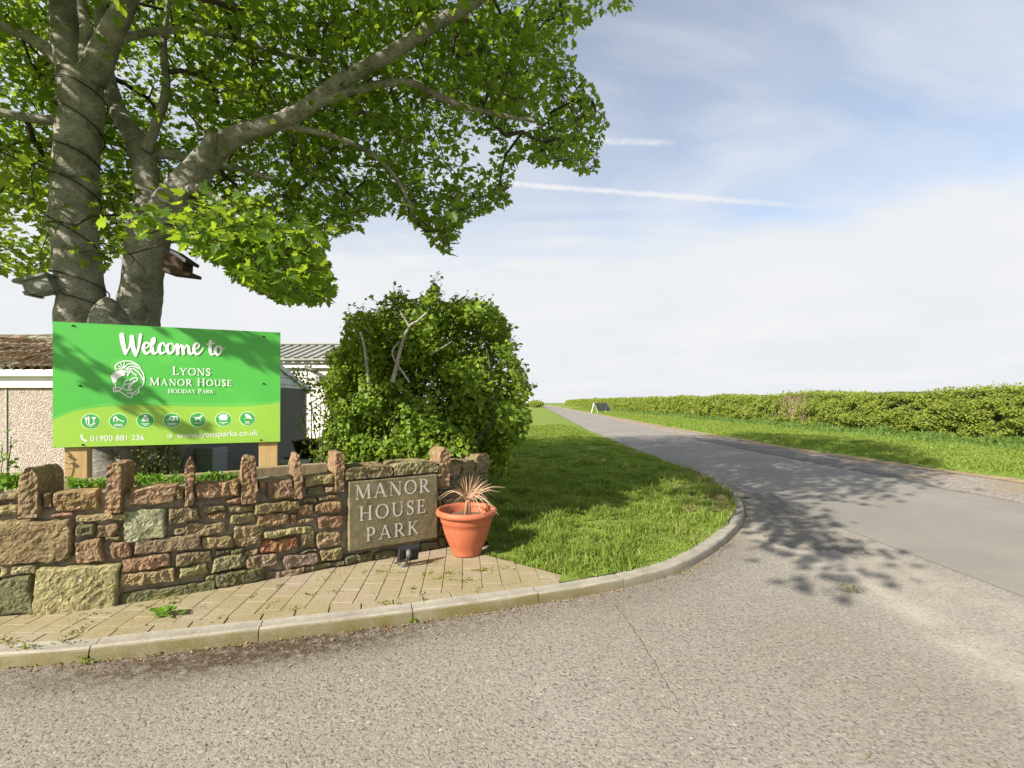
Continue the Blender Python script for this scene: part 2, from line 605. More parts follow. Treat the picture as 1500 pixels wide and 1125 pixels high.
MAT['plaque'] = plaque_mat()
m_, nt_, b_ = new_mat('worn_white_paint')
p_ = wpos(nt_)
setb(nt_, b_, mixc(nt_, ramp(nt_, noise_n(nt_, p_, 38, 5, 0.7, 0.6), [(0.50, 0.0), (0.68, 0.8)]), (0.53, 0.51, 0.46), (0.22, 0.19, 0.12)), 0.85, 0.2)
MAT['plaque_paint'] = m_


def paving_mat():
    m, nt, b = new_mat('block_paving')
    g = mk(nt, 'ShaderNodeNewGeometry')
    p = g.outputs['Position']
    r = g.outputs['Random Per Island']
    c = ramp(nt, r, [(0.0, (0.285, 0.238, 0.155)), (0.45, (0.325, 0.275, 0.18)), (0.75, (0.325, 0.268, 0.185)), (0.95, (0.345, 0.268, 0.205))])
    c = mixc(nt, ramp(nt, noise_n(nt, p, 2.6, 5, 0.65), [(0.42, 0.0), (0.66, 0.8)]), c, (0.27, 0.225, 0.105))
    f = noise_n(nt, p, 90, 4, 0.7)
    c = mixc(nt, 1.0, c, ramp(nt, f, [(0.3, 0.75), (0.7, 1.2)]), 'MULTIPLY')
    c = mixc(nt, ramp(nt, noise_n(nt, p, 14, 4, 0.7), [(0.60, 0.0), (0.72, 0.5)]), c, (0.12, 0.10, 0.05))
    setb(nt, b, c, 0.85, 0.25, 0, bump(nt, f, 0.4, 0.005))
    return m


MAT['paving'] = paving_mat()


def kerb_mat():
    m, nt, b = new_mat('kerb_concrete')
    g = mk(nt, 'ShaderNodeNewGeometry')
    p = g.outputs['Position']
    c = ramp(nt, noise_n(nt, p, 6, 5, 0.65), [(0.3, (0.25, 0.225, 0.18)), (0.7, (0.37, 0.34, 0.285))])
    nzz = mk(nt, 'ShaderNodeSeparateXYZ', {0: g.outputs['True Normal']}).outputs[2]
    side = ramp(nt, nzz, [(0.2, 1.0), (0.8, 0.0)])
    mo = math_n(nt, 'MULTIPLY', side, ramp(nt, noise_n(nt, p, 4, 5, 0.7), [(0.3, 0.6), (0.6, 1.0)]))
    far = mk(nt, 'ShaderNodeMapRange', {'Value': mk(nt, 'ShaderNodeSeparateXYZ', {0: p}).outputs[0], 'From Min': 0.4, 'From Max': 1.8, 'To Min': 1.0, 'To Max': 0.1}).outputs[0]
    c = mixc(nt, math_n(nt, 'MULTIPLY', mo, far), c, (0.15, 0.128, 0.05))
    f = noise_n(nt, p, 110, 4, 0.7)
    c = mixc(nt, 1.0, c, ramp(nt, f, [(0.3, 0.75), (0.7, 1.2)]), 'MULTIPLY')
    setb(nt, b, c, 0.88, 0.25, 0, bump(nt, f, 0.35, 0.004))
    return m


MAT['kerb'] = kerb_mat()


def pot_mat():
    m, nt, b = new_mat('terracotta_plastic')
    p = wpos(nt)
    c = ramp(nt, noise_n(nt, p, 9, 5, 0.6), [(0.3, (0.37, 0.10, 0.045)), (0.7, (0.46, 0.14, 0.07))])
    c = mixc(nt, ramp(nt, noise_n(nt, p, 22, 5, 0.7), [(0.62, 0.0), (0.75, 0.35)]), c, (0.5, 0.33, 0.22))
    setb(nt, b, c, 0.55, 0.35, 0, bump(nt, noise_n(nt, p, 120, 3), 0.12, 0.003))
    return m


MAT['pot'] = pot_mat()


def timber_mat(name, c0, c1):
    m, nt, b = new_mat(name)
    p = wpos(nt)
    g = noise_n(nt, mk(nt, 'ShaderNodeMapping', {'Vector': p, 'Scale': (30, 30, 2.2)}).outputs[0], 1.0, 5, 0.65, 1.2)
    c = ramp(nt, g, [(0.3, c0), (0.7, c1)])
    setb(nt, b, c, 0.75, 0.3, 0, bump(nt, g, 0.3, 0.004))
    return m


MAT['post'] = timber_mat('pale_timber', (0.42, 0.27, 0.105), (0.60, 0.42, 0.19))
MAT['sleeper'] = timber_mat('old_timber', (0.20, 0.15, 0.085), (0.36, 0.28, 0.17))
MAT['nestbox'] = simple('weathered_board', (0.21, 0.225, 0.19), 0.85, 0.3, 20, 0.4, 40)
MAT['nestbox_brown'] = simple('brown_board', (0.075, 0.045, 0.03), 0.85, 0.3, 20, 0.4, 40)


def dash_mat():
    m, nt, b = new_mat('pebbledash')
    p = wpos(nt)
    v = mk(nt, 'ShaderNodeTexVoronoi', {'Vector': p, 'Scale': 62.0})
    c = ramp(nt, v.outputs['Color'], [(0.05, (0.20, 0.155, 0.13)), (0.35, (0.36, 0.295, 0.25)), (0.65, (0.46, 0.395, 0.345)), (0.95, (0.62, 0.57, 0.52))])
    c = mixc(nt, ramp(nt, noise_n(nt, p, 1.2, 4), [(0.4, 0.0), (0.8, 0.25)]), c, (0.33, 0.27, 0.2))
    setb(nt, b, c, 0.9, 0.25, 0, bump(nt, v.outputs['Distance'], 0.7, -0.02))
    return m


MAT['dash'] = dash_mat()
MAT['dash_shaded'] = simple('shaded_dash', (0.14, 0.135, 0.125), 0.95, 0.5, 45, 0.6, 60)  # darker copy of the pebbledash: the gable's shade put into its colour


def roof_mat():
    m, nt, b = new_mat('mossy_cement_sheet')
    p = wpos(nt)
    c = ramp(nt, noise_n(nt, p, 5, 4), [(0.3, (0.30, 0.29, 0.22)), (0.7, (0.42, 0.40, 0.30))])
    mo = noise_n(nt, mk(nt, 'ShaderNodeMapping', {'Vector': p, 'Scale': (0.55, 2.2, 1)}).outputs[0], 1.9, 5, 0.7, 0.8)
    k = ramp(nt, mo, [(0.42, 0.0), (0.5, 1.0)])
    mc = ramp(nt, noise_n(nt, p, 14, 5, 0.7), [(0.3, (0.07, 0.042, 0.024)), (0.7, (0.225, 0.135, 0.07))])
    c = mixc(nt, k, c, mc)
    setb(nt, b, c, 0.95, 0.15, 0, bump(nt, math_n(nt, 'ADD', k, noise_n(nt, p, 25, 5, 0.7)), 0.9, 0.04))
    return m


MAT['roof'] = roof_mat()
MAT['white'] = simple('white_paint', (0.78, 0.77, 0.74), 0.5, 0.05, 5)
MAT['grey_white'] = simple('grey_white_board', (0.62, 0.65, 0.68), 0.6, 0.1, 6)
MAT['cream_clad'] = simple('cream_cladding', (0.74, 0.71, 0.66), 0.55, 0.06, 4)
MAT['sheet'] = simple('grey_roof_sheet', (0.30, 0.295, 0.25), 0.5, 0.15, 3)
MAT['dark'] = simple('dark_plastic', (0.02, 0.02, 0.022), 0.45, 0.2, 20)
MAT['black_lamp'] = simple('black_lamp_metal', (0.025, 0.025, 0.03), 0.35, 0.2, 30, spec=0.5)
MAT['alu'] = simple('dull_alloy', (0.13, 0.14, 0.13), 0.6, 0.25, 40, metal=0.4)
MAT['glass'] = simple('lamp_glass', (0.10, 0.11, 0.12), 0.1, 0.1, 10, spec=0.6)
MAT['bin'] = simple('dark_red_plastic', (0.045, 0.018, 0.018), 0.5, 0.2, 20)
MAT['meter'] = simple('shade_toned_box', (0.22, 0.245, 0.26), 0.5, 0.05, 10)  # pale box with its colour darkened to stand for the shade on it
MAT['panel'] = simple('grey_panel', (0.20, 0.22, 0.22), 0.6, 0.15, 3)
MAT['cable'] = simple('black_cable', (0.02, 0.02, 0.02), 0.6, 0.1, 10)
MAT['slab'] = simple('pale_slab', (0.35, 0.34, 0.31), 0.9, 0.2, 8, 0.4, 50)


def print_mat(name, col, lite=None):
    m, nt, b = new_mat(name)
    p = wpos(nt)
    c = ramp(nt, noise_n(nt, p, 2.5, 2), [(0.3, tuple(q * 0.93 for q in col)), (0.7, tuple(min(1, q * 1.06) for q in col))])
    if lite is not None:
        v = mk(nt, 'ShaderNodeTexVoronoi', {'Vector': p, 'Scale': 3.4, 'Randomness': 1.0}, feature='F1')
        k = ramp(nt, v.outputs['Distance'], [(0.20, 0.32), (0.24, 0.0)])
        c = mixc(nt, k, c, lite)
    setb(nt, b, c, 0.38, 0.45)
    return m


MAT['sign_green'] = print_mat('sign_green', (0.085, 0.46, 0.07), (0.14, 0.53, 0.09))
MAT['sign_mid'] = print_mat('sign_mid_green', (0.13, 0.50, 0.075))
MAT['sign_lime'] = print_mat('sign_lime', (0.31, 0.54, 0.066))
MAT['sign_badge'] = print_mat('sign_badge_green', (0.05, 0.37, 0.07))
MAT['sign_white'] = print_mat('sign_white', (0.80, 0.80, 0.80))
MAT['sign_pale'] = print_mat('sign_pale_green', (0.66, 0.82, 0.50))

# ------------------------------------------------------------------ ground, road, forecourt
LANE_L, LANE_R = 3.95, 7.75


def lane_l(y):
    return LANE_L + max(0.0, y - 22) * 0.052


def lane_r(y):
    return LANE_R + max(0.0, y - 22) * 0.052


def strip(name, left, right, ys, z, nx, mat, kind='structure'):
    v, f = [], []
    for y in ys:
        for k in range(nx + 1):
            t = k / nx
            x = left(y) * (1 - t) + right(y) * t
            v.append((x, y, z(x, y) if callable(z) else z))
    for i in range(len(ys) - 1):
        for k in range(nx):
            a = i * (nx + 1) + k
            f.append((a, a + 1, a + nx + 2, a + nx + 1))
    o = put(name, pym(name, v, f), mat)
    o['kind'] = kind
    return o


far_y = [-4, 0, 2, 4, 6, 8, 10, 12, 15, 18, 22, 28, 36, 46, 60, 80, 110, 150, 200, 300]
# the field: one sheet to the horizon, just below everything laid on it
g = put('ground', pym('ground', [(-3000, -200, -0.03), (3000, -200, -0.03), (3000, 4500, -0.03), (-3000, 4500, -0.03)], [(0, 1, 2, 3)]), MAT['ground'])
g['kind'] = 'structure'
strip('road', lane_l, lane_r, far_y, 0.004, 6, MAT['road'])

# kerb: front foot line in plan, road side (photo measurements turned into metres)
KERB = [(-7.0, 2.15), (-5.2, 2.36), (-3.9, 2.52), (-2.87, 2.655), (-2.45, 2.72), (-1.59, 2.95), (-0.676, 3.21), (0.203, 3.51), (0.91, 3.81), (1.53, 4.21), (2.21, 4.93), (2.90, 5.90), (3.35, 6.85), (3.62, 7.75), (3.80, 8.9)]
KP = [Vector((p[0], p[1])) for p in crom(KERB, 8)]
KS = [0.0]
for a_, b_ in zip(KP, KP[1:]):
    KS.append(KS[-1] + (b_ - a_).length)


def kerb_at(s):
    s = min(max(s, 0.0), KS[-1] - 1e-6)
    i = max(0, int(np.searchsorted(KS, s, side='right')) - 1)
    i = min(i, len(KP) - 2)
    t = (s - KS[i]) / (KS[i + 1] - KS[i])
    p = KP[i].lerp(KP[i + 1], t)
    d0 = (KP[min(i + 1, len(KP) - 1)] - KP[max(i - 1, 0)]).normalized()
    d1 = (KP[min(i + 2, len(KP) - 1)] - KP[i]).normalized()
    d = d0.lerp(d1, t).normalized()
    return p, d, Vector((-d.y, d.x))           # point, along, towards the verge


def kerb_s(x, y):
    q = Vector((x, y))
    i = min(range(len(KP)), key=lambda k: (KP[k] - q).length)
    return KS[i]


# forecourt: dense near the camera so that silt and track weights have room
fy = list(np.linspace(-4, 1.4, 8)) + list(np.linspace(1.6, 9.2, 110))
vx = np.linspace(-9, LANE_L + 0.06, 170)
v, f = [], []
for y in fy:
    for x in vx:
        v.append((x, y, 0.0))
nx = len(vx)
for i in range(len(fy) - 1):
    for k in range(nx - 1):
        f.append((i * nx + k, i * nx + k + 1, (i + 1) * nx + k + 1, (i + 1) * nx + k))
me = pym('forecourt', v, f)
A = np.array(v)
KPn = np.array([tuple(p) for p in KP])
dk = np.sqrt(((A[:, None, :2] - KPn[None, ::2]) ** 2).sum(2)).min(1)
silt = 1.25 * np.exp(-((dk - 0.14) / 0.17) ** 2) * (0.15 + 0.85 * np.exp(-((A[:, 0] + 1.55) / 0.95) ** 2))
silt = silt + 0.16 * np.exp(-(dk / 0.6) ** 2)
track = np.exp(-((A[:, 0] - 2.85 - 0.08 * np.sin(A[:, 1] * 2)) / 0.22) ** 2) + 0.7 * np.exp(-((A[:, 0] - 3.5) / 0.35) ** 2) * (A[:, 1] < 5)
for nm_, ar in (('silt', silt), ('track', track)):
    at_ = me.attributes.new(nm_, 'FLOAT', 'POINT')
    at_.data.foreach_set('value', ar.astype(np.float32))
o = put('forecourt', me, MAT['forecourt'])
o['kind'] = 'structure'


def gl(y):
    return lane_r(y) - 0.12 + 0.22 * nz((1.3, y * 0.5, 0)) + 0.1 * nz((4, y * 1.9, 0))


def gr(y):
    return lane_r(y) + 1.25 + 0.3 * nz((8.3, y * 0.35, 0)) + (0.5 if y < 9 else 0.5 * max(0, (13 - y) / 4))


gy = [-4, 0, 3] + list(np.linspace(4, 30, 70)) + [33, 36, 40, 46, 54, 64, 80, 110, 150, 200, 300]
strip('gravel_margin', gl, gr, gy, 0.009, 4, MAT['gravel'])
oty = list(np.linspace(9.3, 20, 40))
strip('broken_tarmac_edge', lambda y: lane_r(y) - 0.22 + 0.2 * nz((2.3, y * 0.9, 0)), lambda y: lane_r(y) + 0.02 + 0.75 * math.sin(math.pi * (y - 9.3) / 10.7) ** 0.5 + 0.25 * nz((5.3, y * 1.3, 0)), oty, 0.014, 3, MAT['old_tarmac'])


def verge_z(x, y):
    e = x - gr(y)
    return 0.004 + 0.12 * min(1, max(0, e - 0.25) / 1.4) + 0.05 * nz((x * 0.5, y * 0.5, 3)) * min(1, max(0, e))


vy = [-4, 0, 3] + list(np.linspace(5, 30, 60)) + [33, 36, 40, 46, 54, 64, 80, 110, 150, 200, 300]
strip('earth_margin', lambda y: gr(y) - 0.12, lambda y: gr(y) + 0.5 + 0.15 * nz((3.1, y * 0.7, 1)), vy, 0.017, 3, MAT['earth_edge'])
strip('far_verge', lambda y: gr(y) + 0.30 + 0.16 * nz((7.1, y * 0.9, 1)), lambda y: lane_r(y) + 10.5, vy, lambda x, y: verge_z(x, y) + 0.01, 16, MAT['ground'])

# near verge: between kerb, lane edge and wall end
VERGE_POLY = [tuple(kerb_at(s)[0] + kerb_at(s)[2] * 0.11) for s in np.linspace(kerb_s(0.25, 3.5), KS[-1], 40)]


def verge_in(x, y):
    x = np.asarray(x, float)
    y = np.asarray(y, float)
    left = np.where(y < 4.34, -0.2 + (4.34 - y) * 1.27, np.where(y < 4.9, -0.24, -9.0))          # edge of the paving, then the wall
    ok = (x > left) & (y > 3.6)
    right = np.interp(y, [p[1] for p in VERGE_POLY] + [9.6, 30, 300], [p[0] for p in VERGE_POLY] + [LANE_L - 0.15, lane_l(30) - 0.15, lane_l(300) - .15])
    return ok & (x < right)


def nverge_z(x, y):
    k = max(0.0, 1 - max(0, y - 9) / 6)
    return 0.045 + 0.055 * k + 0.05 * nz((x * 0.9, y * 0.9, 5)) * (1 if y > 4.4 else 0.4)


ny_, v, f = list(np.linspace(3.70, 14, 60)) + [16, 18, 21, 25, 30, 38, 50, 70, 100, 150, 220, 300], [], []
for y in ny_:
    r = float(np.interp(y, [p[1] for p in VERGE_POLY] + [9.6, 30, 300], [p[0] for p in VERGE_POLY] + [LANE_L - 0.12, lane_l(30) - 0.12, lane_l(300) - .12])) - 0.012
    l = -0.62 if y < 5.3 else -11.0
    if y < 5.0:
        l = -0.19 + max(0, 4.34 - y) * 1.295
    l = min(l, r - 0.02)
    for k in range(31):
        x = l + (r - l) * k / 30
        v.append((x, y, nverge_z(x, y) - 0.02 - (0.05 if k == 30 and y > 9 else 0)))
for i in range(len(ny_) - 1):
    for k in range(30):
        a = i * 31 + k
        f.append((a, a + 1, a + 32, a + 31))
o = put('near_verge', pym('near_verge', v, f), MAT['ground'], None, True)
o['kind'] = 'structure'
# worn earth where the kerb ends at the lane
v, f = [], []
for i, y in enumerate(np.linspace(7.4, 16, 30)):
    c = float(np.interp(y, [7.4, 9, 12, 16], [3.66, 3.84, 3.92, 3.95]))
    w = 0.30 * math.sin(math.pi * (i / 29) ** 0.6) + 0.05
    for k in range(4):
        v.append((c - w + (w + 0.10) * k / 3 + 0.05 * nz((k, y * 2, 2)), y, 0.018))
for i in range(29):
    for k in range(3):
        a = i * 4 + k
        f.append((a, a + 1, a + 5, a + 4))
o = put('worn_earth', pym('worn_earth', v, f), MAT['gravel'])
o['kind'] = 'structure'

PATCH = [gnd(x, y) for x, y in ((1100, 722), (1128, 722), (1150, 738), (1172, 757), (1205, 775), (1250, 792), (1262, 808), (1225, 808), (1180, 802), (1150, 795), (1120, 786), (1122, 768), (1126, 748))]
pp_ = [Vector(q) for q in crom([tuple(q) for q in PATCH + PATCH[:1]], 8)][:-1]
cc_ = sum((Vector((q.x, q.y, 0)) for q in pp_), Vector()) / len(pp_)
v = [(cc_.x, cc_.y, 0.0045)]
for k_, q in enumerate(pp_):
    d_ = (q - cc_) * (1 + 0.22 * nz((q.x * 5, q.y * 5, 1)) + 0.15 * nz((q.x * 14, q.y * 14, 2)))
    v.append((cc_.x + d_.x, cc_.y + d_.y, 0.0045))
n_ = len(pp_)
o = put('broken_tarmac_patch', pym('broken_tarmac_patch', v, [(0, 1 + k_, 1 + (k_ + 1) % n_) for k_ in range(n_)]), MAT['worn'])
o['kind'] = 'structure'

# kerb stones: rounded front top edge, dark open joints
joints = [kerb_s(x, y) for x, y in ((-2.45, 2.72), (-1.59, 2.95), (-0.676, 3.21), (0.203, 3.51), (0.91, 3.81))]
js = joints[:]
while js[0] > 0.95:
    js.insert(0, js[0] - 0.91)
while js[-1] < KS[-1] - 0.5:
    js.append(js[-1] + 0.86)
js = [0.0] + js + [KS[-1]]
prof = [(0.0, -0.05), (0.004, 0.03), (0.009, 0.066), (0.013, 0.076), (0.022, 0.083), (0.034, 0.086), (0.07, 0.072), (0.125, 0.087), (0.125, -0.05)]
mb = MB()
for s0, s1 in zip(js, js[1:]):
    if s1 - s0 < 0.1:
        continue
    dz, do = rng.normal(0, 0.003), rng.normal(0, 0.003)
    ss = np.linspace(s0 + 0.003, s1 - 0.003, 9)
    v, f = [], []
    for k, s in enumerate(ss):
        p, d, nn = kerb_at(s)
        dip = -0.003 if k in (0, 8) else 0.0
        low = 0.05 * max(0.0, (s - (KS[-1] - 1.4)) / 1.4)
        for (off, z) in prof:
            q = p + nn * (off + do - (dip if off < 0.05 else 0) + 0.004 * nz((s * 9, z * 40, off * 30)))
            v.append((q.x, q.y, z + dz + (dip - low if z > 0.05 else 0) + 0.003 * nz((s * 7, off * 20, 4))))
    m = len(prof)
    for k in range(8):
        for j in range(m - 1):
            a = k * m + j
            f.append((a, a + m, a + m + 1, a + 1))
    f += [tuple(range(m)), tuple(range(9 * m - 1, 8 * m - 1, -1))]
    mb.add(v, f)
o = mb.build('kerb', MAT['kerb'], None, True)
o['kind'] = 'structure'
bm = bmesh.new(); bm.from_mesh(o.data); bmesh.ops.recalc_face_normals(bm, faces=bm.faces)
bm.to_mesh(o.data); bm.free()
o.data.set_sharp_from_angle(angle=math.radians(50))

# ------------------------------------------------------------------ the stone wall
WALL = [(-7.2, 2.70), (-5.4, 2.83), (-4.2, 2.98), (-3.387, 3.116), (-2.77, 3.31), (-2.2, 3.63), (-1.48, 4.09), (-0.733, 4.57), (-0.66, 4.63), (-0.45, 4.89), (-0.245, 5.15)]
WP = [Vector((p[0], p[1])) for p in crom(WALL, 6)]
WS = [0.0]
for a_, b_ in zip(WP, WP[1:]):
    WS.append(WS[-1] + (b_ - a_).length)


def wall_at(s):
    s = min(max(s, 0.0), WS[-1] - 1e-6)
    i = min(max(0, int(np.searchsorted(WS, s, side='right')) - 1), len(WP) - 2)
    t = (s - WS[i]) / (WS[i + 1] - WS[i])
    d = (WP[i + 1] - WP[i]).normalized()
    p = WP[i].lerp(WP[i + 1], t)
    return p, d, Vector((d.y, -d.x))          # point, along, out towards the camera


def wall_hit(px):
    """(s, depth) where the vertical plane through photo column px meets the wall's face"""
    q = (px - HX) / F
    for i in range(len(WP) - 1):
        a, b = WP[i], WP[i + 1]
        da, db = a.x - q * a.y, b.x - q * b.y
        if da <= 0 <= db or db <= 0 <= da:
            t = da / (da - db)
            return WS[i] + t * (WS[i + 1] - WS[i]), a.y + t * (b.y - a.y)
    return (WS[-1], WP[-1].y) if q > -0.1 else (0.0, WP[0].y)


def wall_pt(s, h, off=0.0):
    p, d, n = wall_at(s)
    q = p + n * off
    return Vector((q.x, q.y, h))


def wall_sh(px, py):
    s, Y = wall_hit(px)
    return s, EYE - (py - HY) / F * Y


S_END = WS[-1]
S_PL0, S_PL1 = wall_hit(506)[0], wall_hit(639)[0]
TINT = {'r': (0.235, 0.148, 0.088), 'R': (0.27, 0.125, 0.070), 'b': (0.215, 0.165, 0.092), 'y': (0.255, 0.22, 0.115), 'g': (0.21, 0.20, 0.14),
        'm': (0.115, 0.108, 0.060), 'p': (0.25, 0.185, 0.135), 'B': (0.24, 0.168, 0.095)}
CH = {'A': (0, 660, 4.5), 'B': (160, 660, 4.5), 'C': (340, 640, 4.5), 'D': (490, 650, 5.625)}
STONES = [
    ('A', 285, 275, 345, 375, 'r'), ('A', 345, 260, 670, 400, 'r'), ('A', 5, 445, 480, 735, 'B'), ('A', 340, 408, 480, 436, 'r'),
    ('A', 505, 415, 845, 465, 'b'), ('A', 505, 480, 630, 570, 'm'), ('A', 635, 485, 780, 570, 'r'), ('A', 690, 562, 800, 596, 'b'),
    ('A', 500, 585, 705, 735, 'r'), ('A', 720, 600, 875, 710, 'r'), ('A', 2, 745, 245, 825, 'y'), ('A', 2, 832, 235, 1090, 'm'),
    ('A', 250, 745, 785, 1075, 'y'), ('A', 2, 350, 140, 425, 'b'), ('A', 2, 268, 135, 335, 'b'),
    ('B', 120, 235, 430, 355, 'r'), ('B', 565, 200, 855, 310, 'r'), ('B', 385, 370, 605, 475, 'b'), ('B', 75, 385, 380, 592, 'g'),
    ('B', 500, 465, 780, 555, 'b'), ('B', 165, 565, 600, 670, 'b'), ('B', 605, 560, 825, 650, 'b'), ('B', 605, 360, 770, 405, 'b'),
    ('B', 640, 412, 770, 450, 'r'), ('B', 770, 312, 850, 348, 'r'), ('B', 80, 690, 415, 780, 'r'), ('B', 435, 665, 685, 750, 'b'),
    ('B', 470, 752, 665, 830, 'y'), ('B', 680, 690, 880, 790, 'y'), ('B', 75, 785, 445, 885, 'b'), ('B', 75, 890, 705, 1010, 'm'),
    ('B', 630, 812, 730, 850, 'b'), ('B', 735, 797, 830, 870, 'y'), ('B', 700, 650, 810, 684, 'm'), ('B', 420, 500, 500, 552, 'b'),
    ('B', 440, 240, 500, 330, 'b'),
    ('C', -25, 290, 50, 390, 'r'), ('C', 218, 285, 410, 415, 'r'), ('C', 170, 290, 215, 345, 'r'), ('C', 480, 250, 680, 315, 'b'),
    ('C', 500, 325, 600, 380, 'm'), ('C', 610, 325, 680, 365, 'p'), ('C', -20, 398, 60, 440, 'r'), ('C', -30, 447, 146, 495, 'b'),
    ('C', 152, 420, 445, 495, 'b'), ('C', 465, 400, 555, 432, 'b'), ('C', 565, 385, 705, 415, 'b'), ('C', 430, 440, 535, 520, 'r'),
    ('C', 540, 425, 728, 505, 'r'), ('C', -10, 502, 160, 570, 'b'), ('C', 165, 502, 370, 590, 'r'), ('C', 380, 500, 425, 570, 'r'),
    ('C', 430, 535, 545, 572, 'b'), ('C', 552, 515, 728, 612, 'r'), ('C', 0, 578, 195, 725, 'b'), ('C', 205, 595, 540, 652, 'y'),
    ('C', 188, 665, 435, 755, 'R'), ('C', 445, 625, 545, 735, 'b'), ('C', 550, 618, 725, 720, 'b'), ('C', 80, 738, 180, 785, 'y'),
    ('C', -10, 735, 75, 772, 'm'), ('C', -10, 782, 85, 862, 'b'), ('C', 95, 768, 315, 860, 'p'), ('C', 322, 768, 565, 850, 'p'),
    ('C', 575, 732, 728, 812, 'b'), ('C', 220, 868, 465, 930, 'p'), ('C', -110, 872, 215, 975, 'm'), ('C', 470, 830, 745, 868, 'm'),
    ('C', 470, 875, 735, 905, 'm'), ('C', 440, 742, 560, 762, 'm'), ('C', 505, 640, 505, 640, 'b'),
    ('D', 70, 905, 320, 985, 'm'), ('D', 330, 875, 505, 950, 'm'), ('D', 515, 840, 690, 905, 'm'), ('D', 700, 800, 850, 875, 'm'),
]
stones = []
for ch, x0, y0, x1, y1, k in STONES:
    if x1 <= x0:
        continue
    ox, oy, sc = CH[ch]
    s0, h1 = wall_sh(ox + x0 / sc, oy + y0 / sc)
    s1, h1b = wall_sh(ox + x1 / sc, oy + y0 / sc)
    _, h0 = wall_sh(ox + x0 / sc, oy + y1 / sc)
    _, h0b = wall_sh(ox + x1 / sc, oy + y1 / sc)
    stones.append((s0 - 0.002, s1 + 0.002, max(0.06, (h0 + h0b) / 2 - 0.002), (h1 + h1b) / 2 + 0.002, k))


def fill(s0, s1, top, seed):
    r = random.Random(seed)
    h = 0.09
    while h < top - 0.05:
        dh = min(r.uniform(0.07, 0.17), top - h)
        if top - h - dh < 0.05:
            dh = top - h
        s = s0 - r.uniform(0, 0.15)
        while s < s1:
            ds = r.uniform(0.14, 0.42)
            a, b = max(s, s0), min(s + ds, s1)
            if b - a > 0.05:
                stones.append((a + 0.008, b - 0.008, h + 0.006, h + dh - 0.012, r.choice('rrbbbym')))
            s += ds
        h += dh


fill(0.0, wall_hit(0)[0] + 0.0, 0.90, 4)
S_RET = wall_hit(655)[0]
fill(wall_hit(641)[0], S_END - 0.01, 0.76, 9)
fill(wall_hit(655)[0], S_END - 0.01, 0.90, 12) if False else None

wall = empty('stone_wall', (WP[len(WP) // 2].x, WP[len(WP) // 2].y, 0.1), 'low rough red sandstone boundary wall with upright stones along its top', 'wall')


def stone_patch(V, Fc, T, s0, s1, h0, h1, tint, seed):
    w, h = s1 - s0, h1 - h0
    if w < 0.02 or h < 0.012:
        return
    nx_ = int(min(50, max(6, w / 0.009)))
    ny2 = int(min(40, max(5, h / 0.009)))
    out = 0.016 + 0.020 * rng.random()
    if w * h > 0.07:
        out = 0.040
    b = len(V)
    rr = min(0.028, 0.25 * min(w, h)) * rng.uniform(0.6, 1.3)
    ax, ay = rng.normal(0, 0.05), rng.normal(0, 0.05)
    skew = [rng.normal(0, 0.10) * min(w, h) for _ in range(4)]
    for j in range(ny2 + 1):
        for i in range(nx_ + 1):
            u, t = i / nx_, j / ny2
            # rounded corners
            x, y = u * w, t * h
            cx = min(max(x, rr), w - rr)
            cy = min(max(y, rr), h - rr)
            dx, dy = x - cx, y - cy
            m_ = max(abs(dx), abs(dy))
            L = math.hypot(dx, dy)
            if L > 1e-9 and abs(dx) > 1e-9 and abs(dy) > 1e-9:
                k = m_ / L
                x, y = cx + dx * k, cy + dy * k
            x += skew[0] * (1 - t) * (1 - u) + skew[1] * t * u
            y += skew[2] * u * t * 0.6 + skew[3] * (1 - u) * (1 - t) * 0.6
            e = min(u * w, (1 - u) * w, t * h, (1 - t) * h)
            edge = 1 - math.exp(-(e / 0.0055) ** 1.3)
            q = Vector(((s0 + x), h0 + y, seed * 3.1))
            wob = 0.015 * nz(q, 13)
            x += wob
            y += 0.014 * nz(q + Vector((5, 3, 1)), 15)
            n1 = nz(q, 7) * 0.012 + (abs(nz(q, 15)) - 0.2) * -0.034 + (abs(nz(q, 34)) - 0.2) * -0.020 + nz(q, 80) * 0.009
            n1 += 0.5 * min(0, nz(q + Vector((9, 0, 0)), 8)) * 0.03
            pl = (u - 0.5) * w * ax + (t - 0.5) * h * ay
            off = -0.036 + edge * (out + 0.036 + pl + n1 * (0.4 if w * h > 0.045 else 0.7))
            V.append(wall_pt(s0 + x, h0 + y, off))
            T.append(tint)
    for j in range(ny2):
        for i in range(nx_):
            a = b + j * (nx_ + 1) + i
            Fc.append((a, a + 1, a + nx_ + 2, a + nx_ + 1))


V, Fc, T = [], [], []
for k, (s0, s1, h0, h1, t) in enumerate(stones):
    c = np.array(TINT[t]) * 1.12 * rng.uniform(0.8, 1.2) * np.array([1, rng.uniform(0.94, 1.08), rng.uniform(0.9, 1.1)])
    stone_patch(V, Fc, T, s0, s1, h0, h1, (*c, 1), k)


def tinted(name, V, Fc, T, mat, parent, smooth=True):
    me = pym(name, V, Fc)
    at_ = me.attributes.new('tint', 'FLOAT_COLOR', 'POINT')
    at_.data.foreach_set('color', np.array(T, np.float32).ravel())
    return put(name, me, mat, parent, smooth)


tinted('masonry', V, Fc, T, MAT['stone'], wall, False)


def wall_top(s):
    return 0.865


